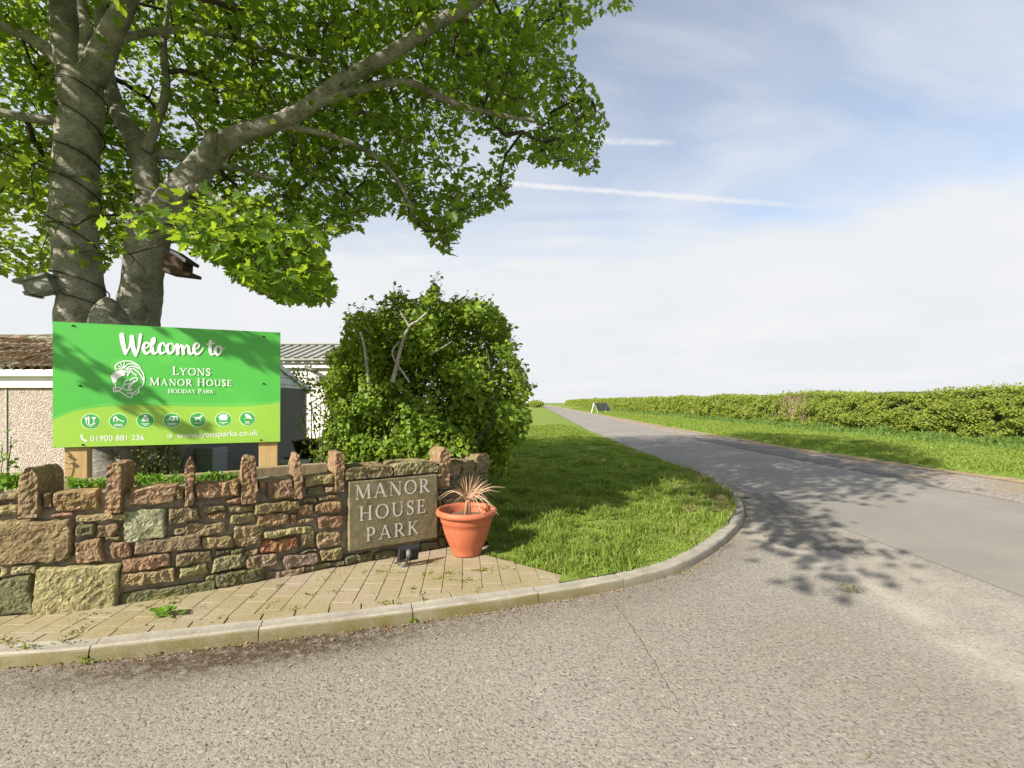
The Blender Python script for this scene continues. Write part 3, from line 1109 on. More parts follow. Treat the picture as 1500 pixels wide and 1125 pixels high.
# mortar bed behind the stones, with a rough face
V, Fc = [], []
ss = np.arange(0, S_END + 0.02, 0.03)
hs = np.linspace(0.0, 1.0, 34)
for s in ss:
    s = min(s, S_END)
    top = wall_top(s) + 0.012 * nz((s * 3, 0, 0))
    for h in hs:
        z = 0.02 + (top - 0.02) * h
        V.append(wall_pt(s, z, -0.024 + 0.012 * nz((s, z, 0), 18) + 0.006 * nz((s, z, 4), 45)))
    for off in (-0.10, -0.2, -0.30):
        V.append(wall_pt(s, top + 0.015 * nz((s, off, 8), 14), off))
    V.append(wall_pt(s, 0.0, -0.30))
m = len(hs) + 4
for i in range(len(ss) - 1):
    for j in range(m - 1):
        a = i * m + j
        Fc.append((a, a + m, a + m + 1, a + 1))
Fc.append(tuple(range((len(ss) - 1) * m, len(ss) * m)))
put('mortar', pym('mortar', V, Fc), MAT['mortar'], wall, True)


def rough_block(name, s, w, h0, h1, dfront, dback, tint, parent, top='point', seed=0, mat=None, lean=0.0):
    """upright coping stone across the wall: displaced block with a pointed or rounded head"""
    bm = bmesh.new()
    nxs, nys, nzs = (8, 12, 18) if w < 0.3 else (34, 14, 7)
    grid = {}
    for i in range(nxs + 1):
        for j in range(nys + 1):
            for k in range(nzs + 1):
                if i in (0, nxs) or j in (0, nys) or k in (0, nzs):
                    u, v_, t = i / nxs - 0.5, j / nys, k / nzs
                    z = h0 + (h1 - h0) * t
                    fac = 1.0
                    if t > 0.72:
                        e = (t - 0.72) / 0.28
                        fac = 1 - (0.72 * e ** 1.4 if top == 'point' else 0.45 * e ** 3 if top == 'round' else 0.22 * e ** 3)
                        if top == 'round':
                            z -= 0.03 * (abs(u) * 2) ** 2 * e
                    off = dfront - (dfront + dback) * v_
                    q = Vector((u * w, off, z + seed * 2.7))
                    dd = 0.010 * nz(q, 10) - 0.018 * (abs(nz(q, 19)) - 0.2) + 0.010 * nz(q, 45)
                    p, d, n = wall_at(s)
                    pos = p + d * (u * w * fac + dd * (0.8 if abs(u) > 0.4 else 0.2) + lean * (z - h0)) + n * (off + dd * (1.2 if v_ < 0.1 or v_ > 0.9 else 0.2))
                    grid[i, j, k] = bm.verts.new((pos.x, pos.y, z + (0.01 * nz(q + Vector((3, 3, 3)), 20) if k == nzs else 0)))
    def q4(a, b, c, d_):
        bm.faces.new((grid[a], grid[b], grid[c], grid[d_]))
    for i in range(nxs):
        for k in range(nzs):
            q4((i, 0, k), (i + 1, 0, k), (i + 1, 0, k + 1), (i, 0, k + 1))
            q4((i + 1, nys, k), (i, nys, k), (i, nys, k + 1), (i + 1, nys, k + 1))
    for j in range(nys):
        for k in range(nzs):
            q4((0, j + 1, k), (0, j, k), (0, j, k + 1), (0, j + 1, k + 1))
            q4((nxs, j, k), (nxs, j + 1, k), (nxs, j + 1, k + 1), (nxs, j, k + 1))
    for i in range(nxs):
        for j in range(nys):
            q4((i, j, nzs), (i + 1, j, nzs), (i + 1, j + 1, nzs), (i, j + 1, nzs))
            q4((i, j + 1, 0), (i + 1, j + 1, 0), (i + 1, j, 0), (i, j, 0))
    me = bpy.data.meshes.new(name)
    bm.to_mesh(me)
    bm.free()
    at_ = me.attributes.new('tint', 'FLOAT_COLOR', 'POINT')
    at_.data.foreach_set('color', np.tile(np.array([*tint, 1], np.float32), len(me.vertices)))
    o = put(name, me, mat or MAT['stone'], parent, False)
    return o


UP = [(32, 62, 684, 756, 'round', 'B', 0.02, 0.22), (157, 180, 679, 750, 'flat', 'r', 0.03, 0.22), (271, 284, 672, 740, 'round', 'r', 0.0, 0.16), (353, 376, 670, 736, 'flat', 'r', 0, 0.2),
      (430, 441, 665, 729, 'point', 'r', 0, 0.26), (489, 503, 663, 719, 'flat', 'r', 0, 0.26), (638, 652, 655, 712, 'round', 'r', 0.05, 0.2)]
UPL = ['thick rounded brown upright stone', None, 'thin rounded upright stone', 'pitted flat-headed upright stone', 'slim pointed upright stone', None, 'shaded upright stone leaning by the plaque']
for i, (x0, x1, yt, yb, top, tn, lean, back) in enumerate(UP):
    s0, _ = wall_sh(x0, yt)
    s1, h1 = wall_sh(x1, yt)
    sm, h0 = wall_sh((x0 + x1) / 2, yb)
    _, h1 = wall_sh((x0 + x1) / 2, yt)
    c = np.array(TINT[tn]) * 1.12
    o = rough_block('coping_stone', (s0 + s1) / 2, (s1 - s0) * 0.92, h0, h1, 0.045, back, tuple(c), wall, top, i, None, lean)
    if UPL[i]:
        o['label'] = UPL[i]
for k in range(8):        # the row carries on along the wall beyond the photograph's edge
    s = wall_hit(20)[0] - 0.55 - 0.5 * k
    if s > 0.2:
        rough_block('coping_stone', s, 0.09, 0.72, 1.06, 0.04, 0.2, TINT['r'], wall, 'flat', 20 + k)
for (x0, x1, yt, yb, tn) in ((505, 573.5, 682, 698, 'b'), (575.5, 638, 676, 692, 'y')):
    s0, s1 = wall_hit(x0)[0], wall_hit(x1)[0]
    _, h1 = wall_sh((x0 + x1) / 2, yt + 1)
    _, h0 = wall_sh((x0 + x1) / 2, yb + 1)
    rough_block('cap_slab', (s0 + s1) / 2, s1 - s0, h0, h1, 0.045, 0.32, tuple(np.array(TINT[tn]) * 0.9), wall, 'flat', 31 + x0)
for k, (x0, x1) in enumerate(((655, 673), (675, 694), (696, 716))):
    s0, s1 = wall_hit(x0)[0], min(S_END, wall_hit(x1)[0])
    if s1 - s0 > 0.03:
        rough_block('cap_slab', (s0 + s1) / 2, s1 - s0 - 0.01, 0.78, (0.90, 0.905, 0.95)[k], 0.02, 0.28, TINT['b'], wall, 'flat', 50 + k)

# ---- stroke lettering ------------------------------------------------------------------------------
class Pen:
    """flat strokes on a plane; every stroke a hair further out so that none share a plane"""

    def __init__(self, fn, step=0.00006):
        self.fn, self.mb, self.k, self.step = fn, MB(), 0, step

    def poly(self, pts):
        off = self.k * self.step
        self.k += 1
        self.mb.add([self.fn(x, y, off) for x, y in pts], [tuple(range(len(pts)))])

    def stroke(self, pts, w, smooth=0, cap=False):
        w = list(w) if isinstance(w, (list, tuple)) else [w] * len(pts)
        if smooth and len(pts) > 2:
            P = crom([(*p, q) for p, q in zip(pts, w)], smooth)
            pts, w = [(p[0], p[1]) for p in P], [max(p[2], 0.01) for p in P]
        n = len(pts)
        L, R = [], []
        for i in range(n):
            a, b = pts[max(i - 1, 0)], pts[min(i + 1, n - 1)]
            dx, dy = b[0] - a[0], b[1] - a[1]
            l = math.hypot(dx, dy) or 1
            nx_, ny2 = -dy / l * w[i] / 2, dx / l * w[i] / 2
            L.append((pts[i][0] + nx_, pts[i][1] + ny2))
            R.append((pts[i][0] - nx_, pts[i][1] - ny2))
        off = self.k * self.step
        self.k += 1
        v = [self.fn(x, y, off) for x, y in L + R]
        self.mb.add(v, [(i, i + 1, n + i + 1, n + i) for i in range(n - 1)])
        if cap:
            for (p, q) in ((pts[0], w[0]), (pts[-1], w[-1])):
                self.poly([(p[0] + q / 2 * math.cos(2 * math.pi * t / 12), p[1] + q / 2 * math.sin(2 * math.pi * t / 12)) for t in range(12)])

    def ellipse(self, cx, cy, rx, ry, w, a0=0, a1=360, thin=0.45, n=28):
        pts, ws = [], []
        for i in range(n + 1):
            a = math.radians(a0 + (a1 - a0) * i / n)
            pts.append((cx + rx * math.cos(a), cy + ry * math.sin(a)))
            ws.append(w * (thin + (1 - thin) * abs(math.cos(a))))
        self.stroke(pts, ws)

    def disc(self, cx, cy, rx, ry, n=40):
        self.poly([(cx + rx * math.cos(2 * math.pi * i / n), cy + ry * math.sin(2 * math.pi * i / n)) for i in range(n)])

    def build(self, name, mat, parent):
        me = self.mb.mesh(name)
        return put(name, me, mat, parent)


TH, TN = 0.15, 0.065       # thick and thin strokes of the serif capitals, as shares of the capital height
GW = {'M': 1.08, 'A': 0.92, 'N': 0.92, 'O': 0.95, 'R': 0.80, 'H': 0.90, 'U': 0.86, 'S': 0.58, 'E': 0.66, 'P': 0.68, 'K': 0.82, 'L': 0.64, 'Y': 0.84, 'I': 0.36, 'D': 0.90, ' ': 0.40}


def glyph(pen, ch, X, Y, h, fat=1.0):
    w = GW[ch]
    th, tn = TH * fat * h, TN * fat * h

    def P(x, y):
        return (X + x * h, Y + y * h)

    def ln(x0, y0, x1, y1, q):
        pen.stroke([P(x0, y0), P(x1, y1)], q)

    def sf(x, y, r=0.14):
        ln(x - r, y + (tn / h / 2 if y < 0.5 else -tn / h / 2), x + r, y + (tn / h / 2 if y < 0.5 else -tn / h / 2), tn)

    def stem(x, q=th):
        ln(x, 0, x, 1, q)
        sf(x, 0)
        sf(x, 1)
    a = th / h / 2
    if ch == 'M':
        ln(0.14, 0, 0.18, 1, tn); ln(0.18, 1, 0.54, 0.05, th); ln(0.54, 0.05, 0.90, 1, tn); ln(0.90, 1, 0.94, 0, th)
        sf(0.14, 0, 0.12); sf(0.94, 0, 0.14); sf(0.12, 1, 0.10); sf(0.96, 1, 0.10)
    elif ch == 'A':
        ln(0.12, 0, 0.45, 1, tn); ln(0.45, 1, 0.80, 0, th); ln(0.24, 0.34, 0.68, 0.34, tn); sf(0.12, 0, 0.12); sf(0.80, 0, 0.14)
    elif ch == 'N':
        ln(0.14, 0, 0.14, 1, tn); ln(0.14, 1, 0.78, 0, th); ln(0.78, 0, 0.78, 1, tn); sf(0.14, 0, 0.12); sf(0.10, 1, 0.12); sf(0.78, 1, 0.13)
    elif ch == 'O':
        pen.ellipse(*P(0.475, 0.5), 0.40 * h, 0.475 * h, th)
    elif ch == 'D':
        stem(0.16); pen.ellipse(*P(0.34, 0.5), 0.46 * h, 0.465 * h, th, -90, 90); ln(0.16, 0.965, 0.36, 0.965, tn); ln(0.16, 0.035, 0.36, 0.035, tn)
    elif ch in 'RP':
        stem(0.16)
        lo = 0.47 if ch == 'R' else 0.43
        pen.ellipse(*P(0.33, (1 + lo) / 2 - 0.015), 0.25 * h, (0.97 - lo) / 2 * h, th, -90, 90)
        ln(0.16, 0.965, 0.34, 0.965, tn); ln(0.16, lo, 0.34, lo, tn)
        if ch == 'R':
            ln(0.36, lo, 0.74, 0.0, th * 0.95); sf(0.76, 0, 0.08)
    elif ch == 'H':
        stem(0.16); stem(0.74); ln(0.16, 0.52, 0.74, 0.52, tn)
    elif ch == 'U':
        ln(0.15, 0.36, 0.15, 1, th); ln(0.72, 0.36, 0.72, 1, tn); pen.ellipse(*P(0.435, 0.37), 0.285 * h, 0.35 * h, th, 180, 360); sf(0.15, 1); sf(0.72, 1, 0.12)
    elif ch == 'S':
        pen.stroke([P(0.48, 0.80), P(0.40, 0.95), P(0.25, 0.97), P(0.11, 0.84), P(0.14, 0.66), P(0.30, 0.53), P(0.46, 0.38), P(0.50, 0.20), P(0.38, 0.05), P(0.22, 0.02), P(0.08, 0.16)],
                   [tn, tn, tn, th * 0.8, th, th, th, th * 0.8, tn, tn, tn], 5)
        ln(0.48, 0.72, 0.49, 0.98, tn); ln(0.08, 0.02, 0.08, 0.27, tn)
    elif ch == 'E':
        stem(0.16); ln(0.16, 0.965, 0.55, 0.965, tn); ln(0.16, 0.52, 0.46, 0.52, tn); ln(0.16, 0.035, 0.59, 0.035, tn)
        ln(0.55, 1, 0.55, 0.78, tn); ln(0.46, 0.60, 0.46, 0.44, tn); ln(0.58, 0, 0.61, 0.24, tn)
    elif ch == 'L':
        stem(0.16); ln(0.16, 0.035, 0.58, 0.035, tn); ln(0.58, 0, 0.61, 0.26, tn)
    elif ch == 'K':
        stem(0.16); ln(0.20, 0.44, 0.68, 1, tn); ln(0.33, 0.58, 0.76, 0, th); sf(0.68, 1, 0.11); sf(0.78, 0, 0.10)
    elif ch == 'Y':
        ln(0.10, 1, 0.42, 0.45, th); ln(0.42, 0.45, 0.72, 1, tn); ln(0.42, 0.48, 0.42, 0, th); sf(0.42, 0); sf(0.10, 1, 0.12); sf(0.72, 1, 0.12)
    elif ch == 'I':
        stem(0.18)


def text_width(t, hs_, track):
    return sum(GW[c] * h + track for c, h in zip(t, hs_)) - track


def serif(pen, t, cx, y, h, width=None, small=None, fat=1.0):
    """centred line of capitals; small = height share of small capitals after each first letter"""
    hs_, prev = [], ' '
    for c in t:
        hs_.append(h if small is None or prev == ' ' else h * small)
        prev = c
    nat = text_width(t, hs_, 0)
    tr = 0.0 if width is None else (width - nat) / max(1, len(t) - 1)
    x = cx - (nat + tr * (len(t) - 1)) / 2
    for c, q in zip(t, hs_):
        if c != ' ':
            glyph(pen, c, x, y, q, fat)
        x += GW[c] * q + tr


# ---- carved plaque on the wall
s0, s1 = wall_hit(509)[0], wall_hit(636.5)[0]
pp, pd, pn = wall_at((s0 + s1) / 2)
PC = pp
hT = (wall_sh(508.7, 707)[1] + wall_sh(637, 692)[1]) / 2
hB = (wall_sh(508, 808)[1] + wall_sh(635, 783)[1]) / 2
PW, PH = s1 - s0, hT - hB
plaque = empty('stone_plaque', (PC.x, PC.y, hB), 'mossy carved stone plaque reading MANOR HOUSE PARK set on the wall', 'plaque')


def plq(x, z, off):
    q = PC + pd * x + pn * off
    return Vector((q.x, q.y, hB + z))


mb = MB()
v = [plq(x * PW / 2, z * PH, o_) for o_ in (0.0, 0.066) for x, z in ((-1, 0), (1, 0), (1, 1), (-1, 1))]
mb.add(v, [(4, 5, 6, 7), (0, 1, 5, 4), (1, 2, 6, 5), (2, 3, 7, 6), (3, 0, 4, 7), (3, 2, 1, 0)])
mb.build('slab', MAT['plaque'], plaque, False, 0.006)
pen = Pen(lambda x, y, off: plq(x, y, 0.0668 + off))


def plq_uv(px, py):
    """a photo pixel on the slab's face -> slab coordinates"""
    o0 = plq(0, 0, 0.066)
    n = Vector((pn.x, pn.y, 0))
    r = Vector(ray(px, py))
    c = Vector((0, 0, EYE))
    p = c + r * ((o0 - c).dot(n) / r.dot(n))
    return (Vector((p.x, p.y)) - PC).dot(pd), p.z - hB


for word, (xa, ya), (xb, yb), hh in (('MANOR', (520, 734.5), (629, 718.5), 0.128), ('HOUSE', (526, 765), (623, 749.5), 0.128), ('PARK', (536, 794), (612, 780.5), 0.122)):
    ua, va_ = plq_uv(xa, ya)
    ub, vb_ = plq_uv(xb, yb)
    serif(pen, word, (ua + ub) / 2, (va_ + vb_) / 2, hh, (ub - ua), None, 0.95)
pen.build('lettering', MAT['plaque_paint'], plaque)

# ------------------------------------------------------------------ block paving between wall and kerb
def clip(poly, p, n):
    """keep the side of the line where (q-p).n >= 0"""
    out = []
    for i in range(len(poly)):
        a, b = poly[i], poly[(i + 1) % len(poly)]
        da, db = (a - p).dot(n), (b - p).dot(n)
        if da >= 0:
            out.append(a)
        if da * db < 0:
            out.append(a.lerp(b, da / (da - db)))
    return out


def nearest(P_, q):
    return min(range(len(P_)), key=lambda k: (P_[k] - q).length_squared)


WPAV = [Vector((p[0], p[1])) for p in crom(WALL[:8] + [(-0.26, 4.86), (0.3, 5.2)], 6)]
mb = MB()
BW, BL = 0.155, 0.23
ang = math.radians(2)


def lay(poly, jitter=True):
    if len(poly) < 3:
        return
    ar = 0.5 * abs(sum(poly[i].x * poly[(i + 1) % len(poly)].y - poly[(i + 1) % len(poly)].x * poly[i].y for i in range(len(poly))))
    if ar < 0.0012:
        return
    c = sum(poly, Vector((0, 0))) / len(poly)
    dz = rng.normal(0, 0.0009)
    tx, ty = rng.normal(0, 0.006), rng.normal(0, 0.005)
    top, mid = [], []
    for p in poly:
        z = 0.084 + dz + (p.x - c.x) * tx + (p.y - c.y) * ty
        q = c + (p - c) * (1 - 0.0025 / max(0.03, (p - c).length))
        top.append((q.x, q.y, z))
        mid.append((p.x, p.y, z - 0.004))
    n = len(poly)
    # every block closed down to the bed, wound anticlockwise
    v = top + mid + [(p[0], p[1], 0.05) for p in mid]
    f = [tuple(range(n))] + [(i + n, (i + 1) % n + n, (i + 1) % n, i) for i in range(n)] + [(i + 2 * n, (i + 1) % n + 2 * n, (i + 1) % n + n, i + n) for i in range(n)]
    mb.add(v, f)


GAP = 0.0022
EDGE = 0.125 + 0.115          # kerb plus the row of blocks laid along it
row = 0
x = -7.5
while x < 0.9:
    y = 2.2 - (BL / 2 if row % 2 else 0) + rng.uniform(-0.02, 0.02)
    while y < 5.1:
        poly = [Vector((a, b)) for a, b in ((x + GAP, y + GAP), (x + BW - GAP, y + GAP), (x + BW - GAP, y + BL - GAP), (x + GAP, y + BL - GAP))]
        cc = Vector((x + BW / 2, y + BL / 2))
        poly = [Vector((p.x + (p.y - 3.5) * -0.10, p.y)) for p in poly]
        cc = sum(poly, Vector((0, 0))) / 4
        # kerb side
        i = min(max(nearest(KP, cc), 1), len(KP) - 2)
        d = (KP[i + 1] - KP[i - 1]).normalized()
        nn = Vector((-d.y, d.x))
        poly = clip(poly, KP[i] + nn * (EDGE + 0.006), nn)
        if len(poly) >= 3:
            i = min(max(nearest(WPAV, cc), 1), len(WPAV) - 2)
            d = (WPAV[i + 1] - WPAV[i - 1]).normalized()
            poly = clip(poly, WPAV[i] - Vector((d.y, -d.x)) * 0.03, Vector((d.y, -d.x)))
        if len(poly) >= 3:      # end of the paving by the grass
            poly = clip(poly, Vector((-0.2, 4.34)), Vector((-0.611, -0.79)))
        lay(poly)
        y += BL
    x += BW
    row += 1
s = kerb_s(-7, 2.1)
send = kerb_s(0.55, 3.62)
while s < send:
    L = rng.uniform(0.20, 0.22)
    (p0, d0, n0), (p1, d1, n1_) = kerb_at(s + 0.004), kerb_at(s + L - 0.004)
    lay([p0 + n0 * 0.131, p1 + n1_ * 0.131, p1 + n1_ * (EDGE - 0.004), p0 + n0 * (EDGE - 0.004)])
    s += L
o = mb.build('pavement', MAT['paving'])
o['kind'] = 'structure'
# jointing sand under the blocks
v, f = [], []
ks = np.linspace(0, kerb_s(0.9, 3.8), 40)
for s in ks:
    p, d, n = kerb_at(s)
    q = p + n * 0.10
    i = nearest(WP, p + n * 1.0)
    w = WP[i] if s < kerb_s(-0.6, 3.2) else Vector((min(-0.25, p.x - 0.2), 4.35))
    v += [(q.x, q.y, 0.072), (w.x, w.y + 0.05, 0.072)]
for i in range(len(ks) - 1):
    f.append((2 * i, 2 * i + 2, 2 * i + 3, 2 * i + 1))
o = put('paving_bed', pym('paving_bed', v, f), MAT['soil'])
o['kind'] = 'structure'
# ------------------------------------------------------------------ welcome sign
YL, YR = 4.2, 4.2 * 185.0 / 160.0
SL, SR = at(77, 471, YL), at(410.5, 486.5, YR)
SB = EYE - (656 - HY) / F * YL
SD = Vector((SR.x - SL.x, SR.y - SL.y))
SW = SD.length
SD.normalize()
SN = Vector((SD.y, -SD.x))
SH = SL.z - SB
sign = empty('welcome_sign', (SL.x + SD.x * SW / 2, SL.y + SD.y * SW / 2, 0.7), 'green WELCOME TO holiday park sign board on two pale timber posts behind the wall', 'sign')


def sgn(x, z, off=0.0):
    return Vector((SL.x + SD.x * x + SN.x * off, SL.y + SD.y * x + SN.y * off, SB + z))


def sgn_uv(px, py):
    n = Vector((SN.x, SN.y, 0))
    r = Vector(ray(px, py))
    c = Vector((0, 0, EYE))
    p = c + r * ((Vector((SL.x, SL.y, 0)) + n * 0.001 - c).dot(n) / r.dot(n))
    return (Vector((p.x, p.y)) - Vector((SL.x, SL.y))).dot(SD), p.z - SB


mb = MB()
v = [sgn(x, z, o_) for o_ in (-0.022, 0.0) for x, z in ((0, 0), (SW, 0), (SW, SH), (0, SH))]
mb.add(v, [(4, 5, 6, 7), (0, 1, 5, 4), (1, 2, 6, 5), (2, 3, 7, 6), (3, 0, 4, 7), (3, 2, 1, 0)])
board = mb.build('board', MAT['sign_green'], sign)
wave = [sgn_uv(*p) for p in ((77.3, 611), (110, 598.5), (150, 591.5), (200, 588.5), (260, 589.5), (330, 590.5), (375, 589.5), (410.3, 586.5))]
wave2 = [sgn_uv(*p) for p in ((77.3, 615), (110, 602.5), (150, 596), (200, 593.5), (260, 595), (330, 596), (375, 594), (410.3, 590))]
E_ = 0.0015
for nm_, wv, mt, off in (('colour_band', wave, 'sign_mid', 0.0012), ('colour_band', wave2, 'sign_lime', 0.0024)):
    P = [(max(E_, min(SW - E_, p[0])), p[1]) for p in ((q[0], q[1]) for q in crom(wv, 6))]
    m_ = MB()
    n = len(P)
    m_.add([sgn(x, z, off) for x, z in P] + [sgn(x, E_, off) for x, z in P], [(i, n + i, n + i + 1, i + 1) for i in range(n - 1)])
    m_.build(nm_, MAT[mt], board)


def spen(off=0.0034):
    return Pen(lambda x, y, o_: sgn(x, y, off + o_))


def zz(p):      # pixels of the enlarged lettering -> board coordinates
    return sgn_uv(140 + p[0] / 6.818, 480 + p[1] / 6.818)


ZU = (zz((600, 400))[0] - zz((599, 400))[0])
pen = spen()
for pts, w in (
    ([(262, 70), (272, 150), (300, 258)], [46, 48, 34]), ([(300, 258), (335, 200), (362, 92)], [22, 18, 24]),
    ([(362, 88), (374, 190), (402, 276)], [44, 46, 32]), ([(402, 278), (430, 200), (450, 72)], [26, 24, 34]),
    ([(470, 212), (515, 198), (535, 168), (512, 148), (484, 172), (480, 225), (508, 258), (545, 235), (562, 205)], [14, 14, 20, 20, 30, 36, 30, 18, 14]),
    ([(556, 220), (592, 140), (588, 104), (570, 118), (562, 180), (572, 244), (596, 258), (625, 232)], [14, 18, 20, 30, 40, 38, 24, 14]),
    ([(692, 176), (676, 152), (648, 170), (636, 222), (656, 258), (690, 244), (716, 215)], [24, 20, 30, 38, 28, 18, 14]),
    ([(762, 156), (726, 168), (714, 212), (738, 258), (774, 238), (784, 194), (762, 158), (776, 180), (806, 182)], [16, 26, 36, 28, 24, 28, 16, 14, 14]),
    ([(816, 170), (822, 262)], [34, 36]), ([(826, 222), (850, 178), (870, 192), (878, 262)], [14, 20, 32, 34]),
    ([(882, 222), (908, 178), (930, 194), (936, 246), (956, 264), (990, 226)], [14, 20, 32, 32, 22, 14]),
    ([(976, 226), (1014, 208), (1036, 178), (1014, 152), (988, 178), (984, 232), (1012, 266), (1050, 244), (1076, 204)], [14, 14, 20, 20, 30, 36, 28, 18, 12]),
    ([(1148, 136), (1144, 220), (1158, 268), (1186, 258), (1204, 230)], [34, 38, 28, 16, 12]), ([(1116, 166), (1182, 156)], [20, 20]),
    ([(1236, 182), (1206, 196), (1196, 238), (1216, 272), (1248, 252), (1258, 208), (1236, 184), (1252, 214), (1290, 210)], [16, 26, 34, 26, 24, 26, 16, 12, 10]),
):
    pen.stroke([zz(p) for p in pts], [q * ZU for q in w], 6, True)
pen.build('heading_lettering', MAT['sign_white'], board)

pen = spen()
for word, xa, xb, yb, big, small in (('LYONS', 768, 1148, 476, 84, 0.86), ('MANOR HOUSE', 540, 1360, 580, 76, 0.86), ('HOLIDAY PARK', 724, 1178, 655, 45, 0.84)):
    a, b = zz((xa, yb)), zz((xb, yb))
    hh = zz((xa, yb - big))[1] - a[1]
    serif(pen, word, (a[0] + b[0]) / 2, (a[1] + b[1]) / 2, hh, b[0] - a[0], small, 1.0)
pen.build('name_lettering', MAT['sign_white'], board)

pen = spen()
pen.poly([zz(p) for p in ((150, 480), (170, 462), (186, 446), (215, 432), (250, 424), (296, 424), (304, 440), (292, 455), (300, 468), (284, 482), (262, 484), (246, 498), (222, 512), (212, 540), (184, 556), (170, 545), (168, 525), (160, 512), (155, 498))])
for pts, w in (
    ([(206, 424), (198, 385), (232, 352), (288, 334), (345, 334), (398, 356), (440, 392), (447, 412), (478, 462), (484, 520), (472, 575), (428, 606), (434, 640), (402, 662), (364, 668), (362, 696), (318, 686), (262, 648), (234, 634), (188, 640), (180, 606), (202, 588), (196, 552)], 9),
    ([(212, 404), (262, 420)], 8), ([(222, 372), (268, 414)], 8), ([(250, 352), (276, 408)], 8), ([(288, 342), (280, 404)], 8),
    ([(282, 406), (318, 368), (366, 360), (420, 378)], 9), ([(300, 414), (352, 386), (408, 396), (440, 412)], 9), ([(310, 420), (366, 408), (414, 432), (452, 474), (476, 524)], 9),
    ([(346, 418), (368, 446), (412, 478)], 9), ([(306, 446), (328, 432), (342, 448), (324, 462), (322, 484)], 9),
    ([(330, 524), (298, 532), (286, 570), (262, 612), (222, 630), (198, 616), (210, 596), (256, 604), (312, 624), (362, 628)], 11),
    ([(392, 520), (362, 570), (340, 610)], 11), ([(286, 566), (346, 560), (384, 548), (420, 520), (404, 498), (362, 512), (344, 530)], 11), ([(346, 562), (330, 600), (346, 616), (370, 616)], 10),
    ([(412, 632), (366, 650), (312, 656)], 8),
):
    pen.stroke([zz(p) for p in pts], w * ZU, 5)
pen.build('lion_emblem', MAT['sign_white'], board)

# seven round badges
RB = 0.0715
BADGE = [(133.0, 617.2), (173.5, 616.6), (213.2, 616.0), (252.1, 615.5), (289.9, 615.0), (327.2, 614.2), (362.4, 613.2)]
PICT = {
    0: [('s', [(-.48, .55), (-.48, -.42)], .10), ('s', [(-.62, .55), (-.60, .15), (-.36, .15), (-.34, .55)], .07), ('s', [(-.20, .58), (-.20, -.42)], .16), ('p', [(.08, .50), (.66, .50), (.42, .12), (.32, .12)]), ('s', [(.37, .2), (.37, -.40)], .08), ('s', [(.18, -.38), (.56, -.38)], .08)],
    1: [('s', [(-.5, .35), (-.5, -.22)], .12), ('s', [(-.14, .35), (-.14, -.22)], .12), ('p', [(-.62, .28), (-.02, .28), (-.1, .42), (-.32, .66), (-.54, .42)]), ('s', [(-.2, .28), (.3, -.05), (.66, -.2)], .13)],
    2: [('p', [(-.44, -.22), (-.34, .36), (-.06, .36), (-.04, .0), (.04, .0), (.06, .36), (.34, .36), (.44, -.22), (.08, -.22), (.04, -.12), (-.04, -.12), (-.08, -.22)]), ('d', (.0, .54), .16)],
    3: [('p', [(-.5, -.05), (-.26, .40), (.1, .52), (.62, .50), (.70, .42), (.70, -.10), (-.5, -.10)]), ('s', [(-.78, -.08), (-.4, -.08)], .07), ('d', (.12, -.12), .13)],
    4: [('p', [(-.74, .46), (-.40, .32), (.14, .32), (.34, .52), (.56, .60), (.74, .46), (.54, .38), (.40, .16), (.30, .02), (.42, -.26), (.30, -.26), (.18, .0), (-.10, .02), (-.14, -.26), (-.26, -.26), (-.34, .06), (-.46, .26)])],
    5: [('p', [(-.50, -.22), (-.50, .34), (.50, .34), (.50, -.22)]), ('d', (-.3, .46), .17), ('d', (.02, .54), .17), ('d', (.34, .46), .17), ('s', [(-.66, .30), (-.4, .1)], .1), ('s', [(.66, .30), (.4, .1)], .1)],
    6: [('p', [(-.26, .60), (-.02, .66), (.22, .50), (.56, .16), (.46, .08), (.08, .04), (-.20, .22), (-.34, .44)]), ('s', [(-.4, -.02), (.66, -.06)], .08), ('s', [(.3, .04), (.62, -.18)], .09)],
}
CAPT = [((-.40, .40), (-.18, .18)), ((-.40, .40), (-.48, .48)), ((-.46, .46), (-.22, .22)), ((-.50, .50), (-.42, .42)), ((-.44, .44), None), ((-.54, .54), (-.20, .20)), ((-.24, .24), (-.30, .30))]
BNAME = ['cutlery and glass', 'slide', 'binoculars', 'caravan', 'dog', 'group of people', 'perching bird']
for i, (bx, by) in enumerate(BADGE):
    ux, uz = sgn_uv(bx, by)
    pen = spen(0.0034)
    pen.disc(ux, uz, RB, RB)
    bd = pen.build('badge', MAT['sign_pale'], board)
    pen = spen(0.0044)
    pen.disc(ux, uz, RB * 0.91, RB * 0.91)
    pen.build('badge', MAT['sign_badge'], board)['label'] = 'round green badge with a white %s' % BNAME[i]
    pen = spen(0.0052)
    for q in PICT[i]:
        T_ = lambda p: (ux + p[0] * RB * 0.92, uz + p[1] * RB * 0.92 + 0.006)
        if q[0] == 's':
            pen.stroke([T_(p) for p in q[1]], q[2] * RB)
        elif q[0] == 'p':
            pen.poly([T_(p) for p in q[1]])
        else:
            pen.disc(*T_(q[1]), q[2] * RB, q[2] * RB, 16)
    for k, c in enumerate(CAPT[i]):
        if c:
            pen.stroke([(ux + c[0] * RB, uz - (.44 + .18 * k) * RB), (ux + c[1] * RB, uz - (.44 + .18 * k) * RB)], .085 * RB)
    pen.build('pictogram', MAT['sign_white'], board)
    if i == 3:
        pen = spen(0.0062)
        for q in ([(-.24, .12), (-.14, .34), (.14, .38), (.14, .12)], [(.34, .36), (.54, .36), (.54, -.04), (.34, -.04)]):
            pen.poly([(ux + p[0] * RB * .92, uz + p[1] * RB * .92 + .006) for p in q])
        pen.build('pictogram', MAT['sign_badge'], board)


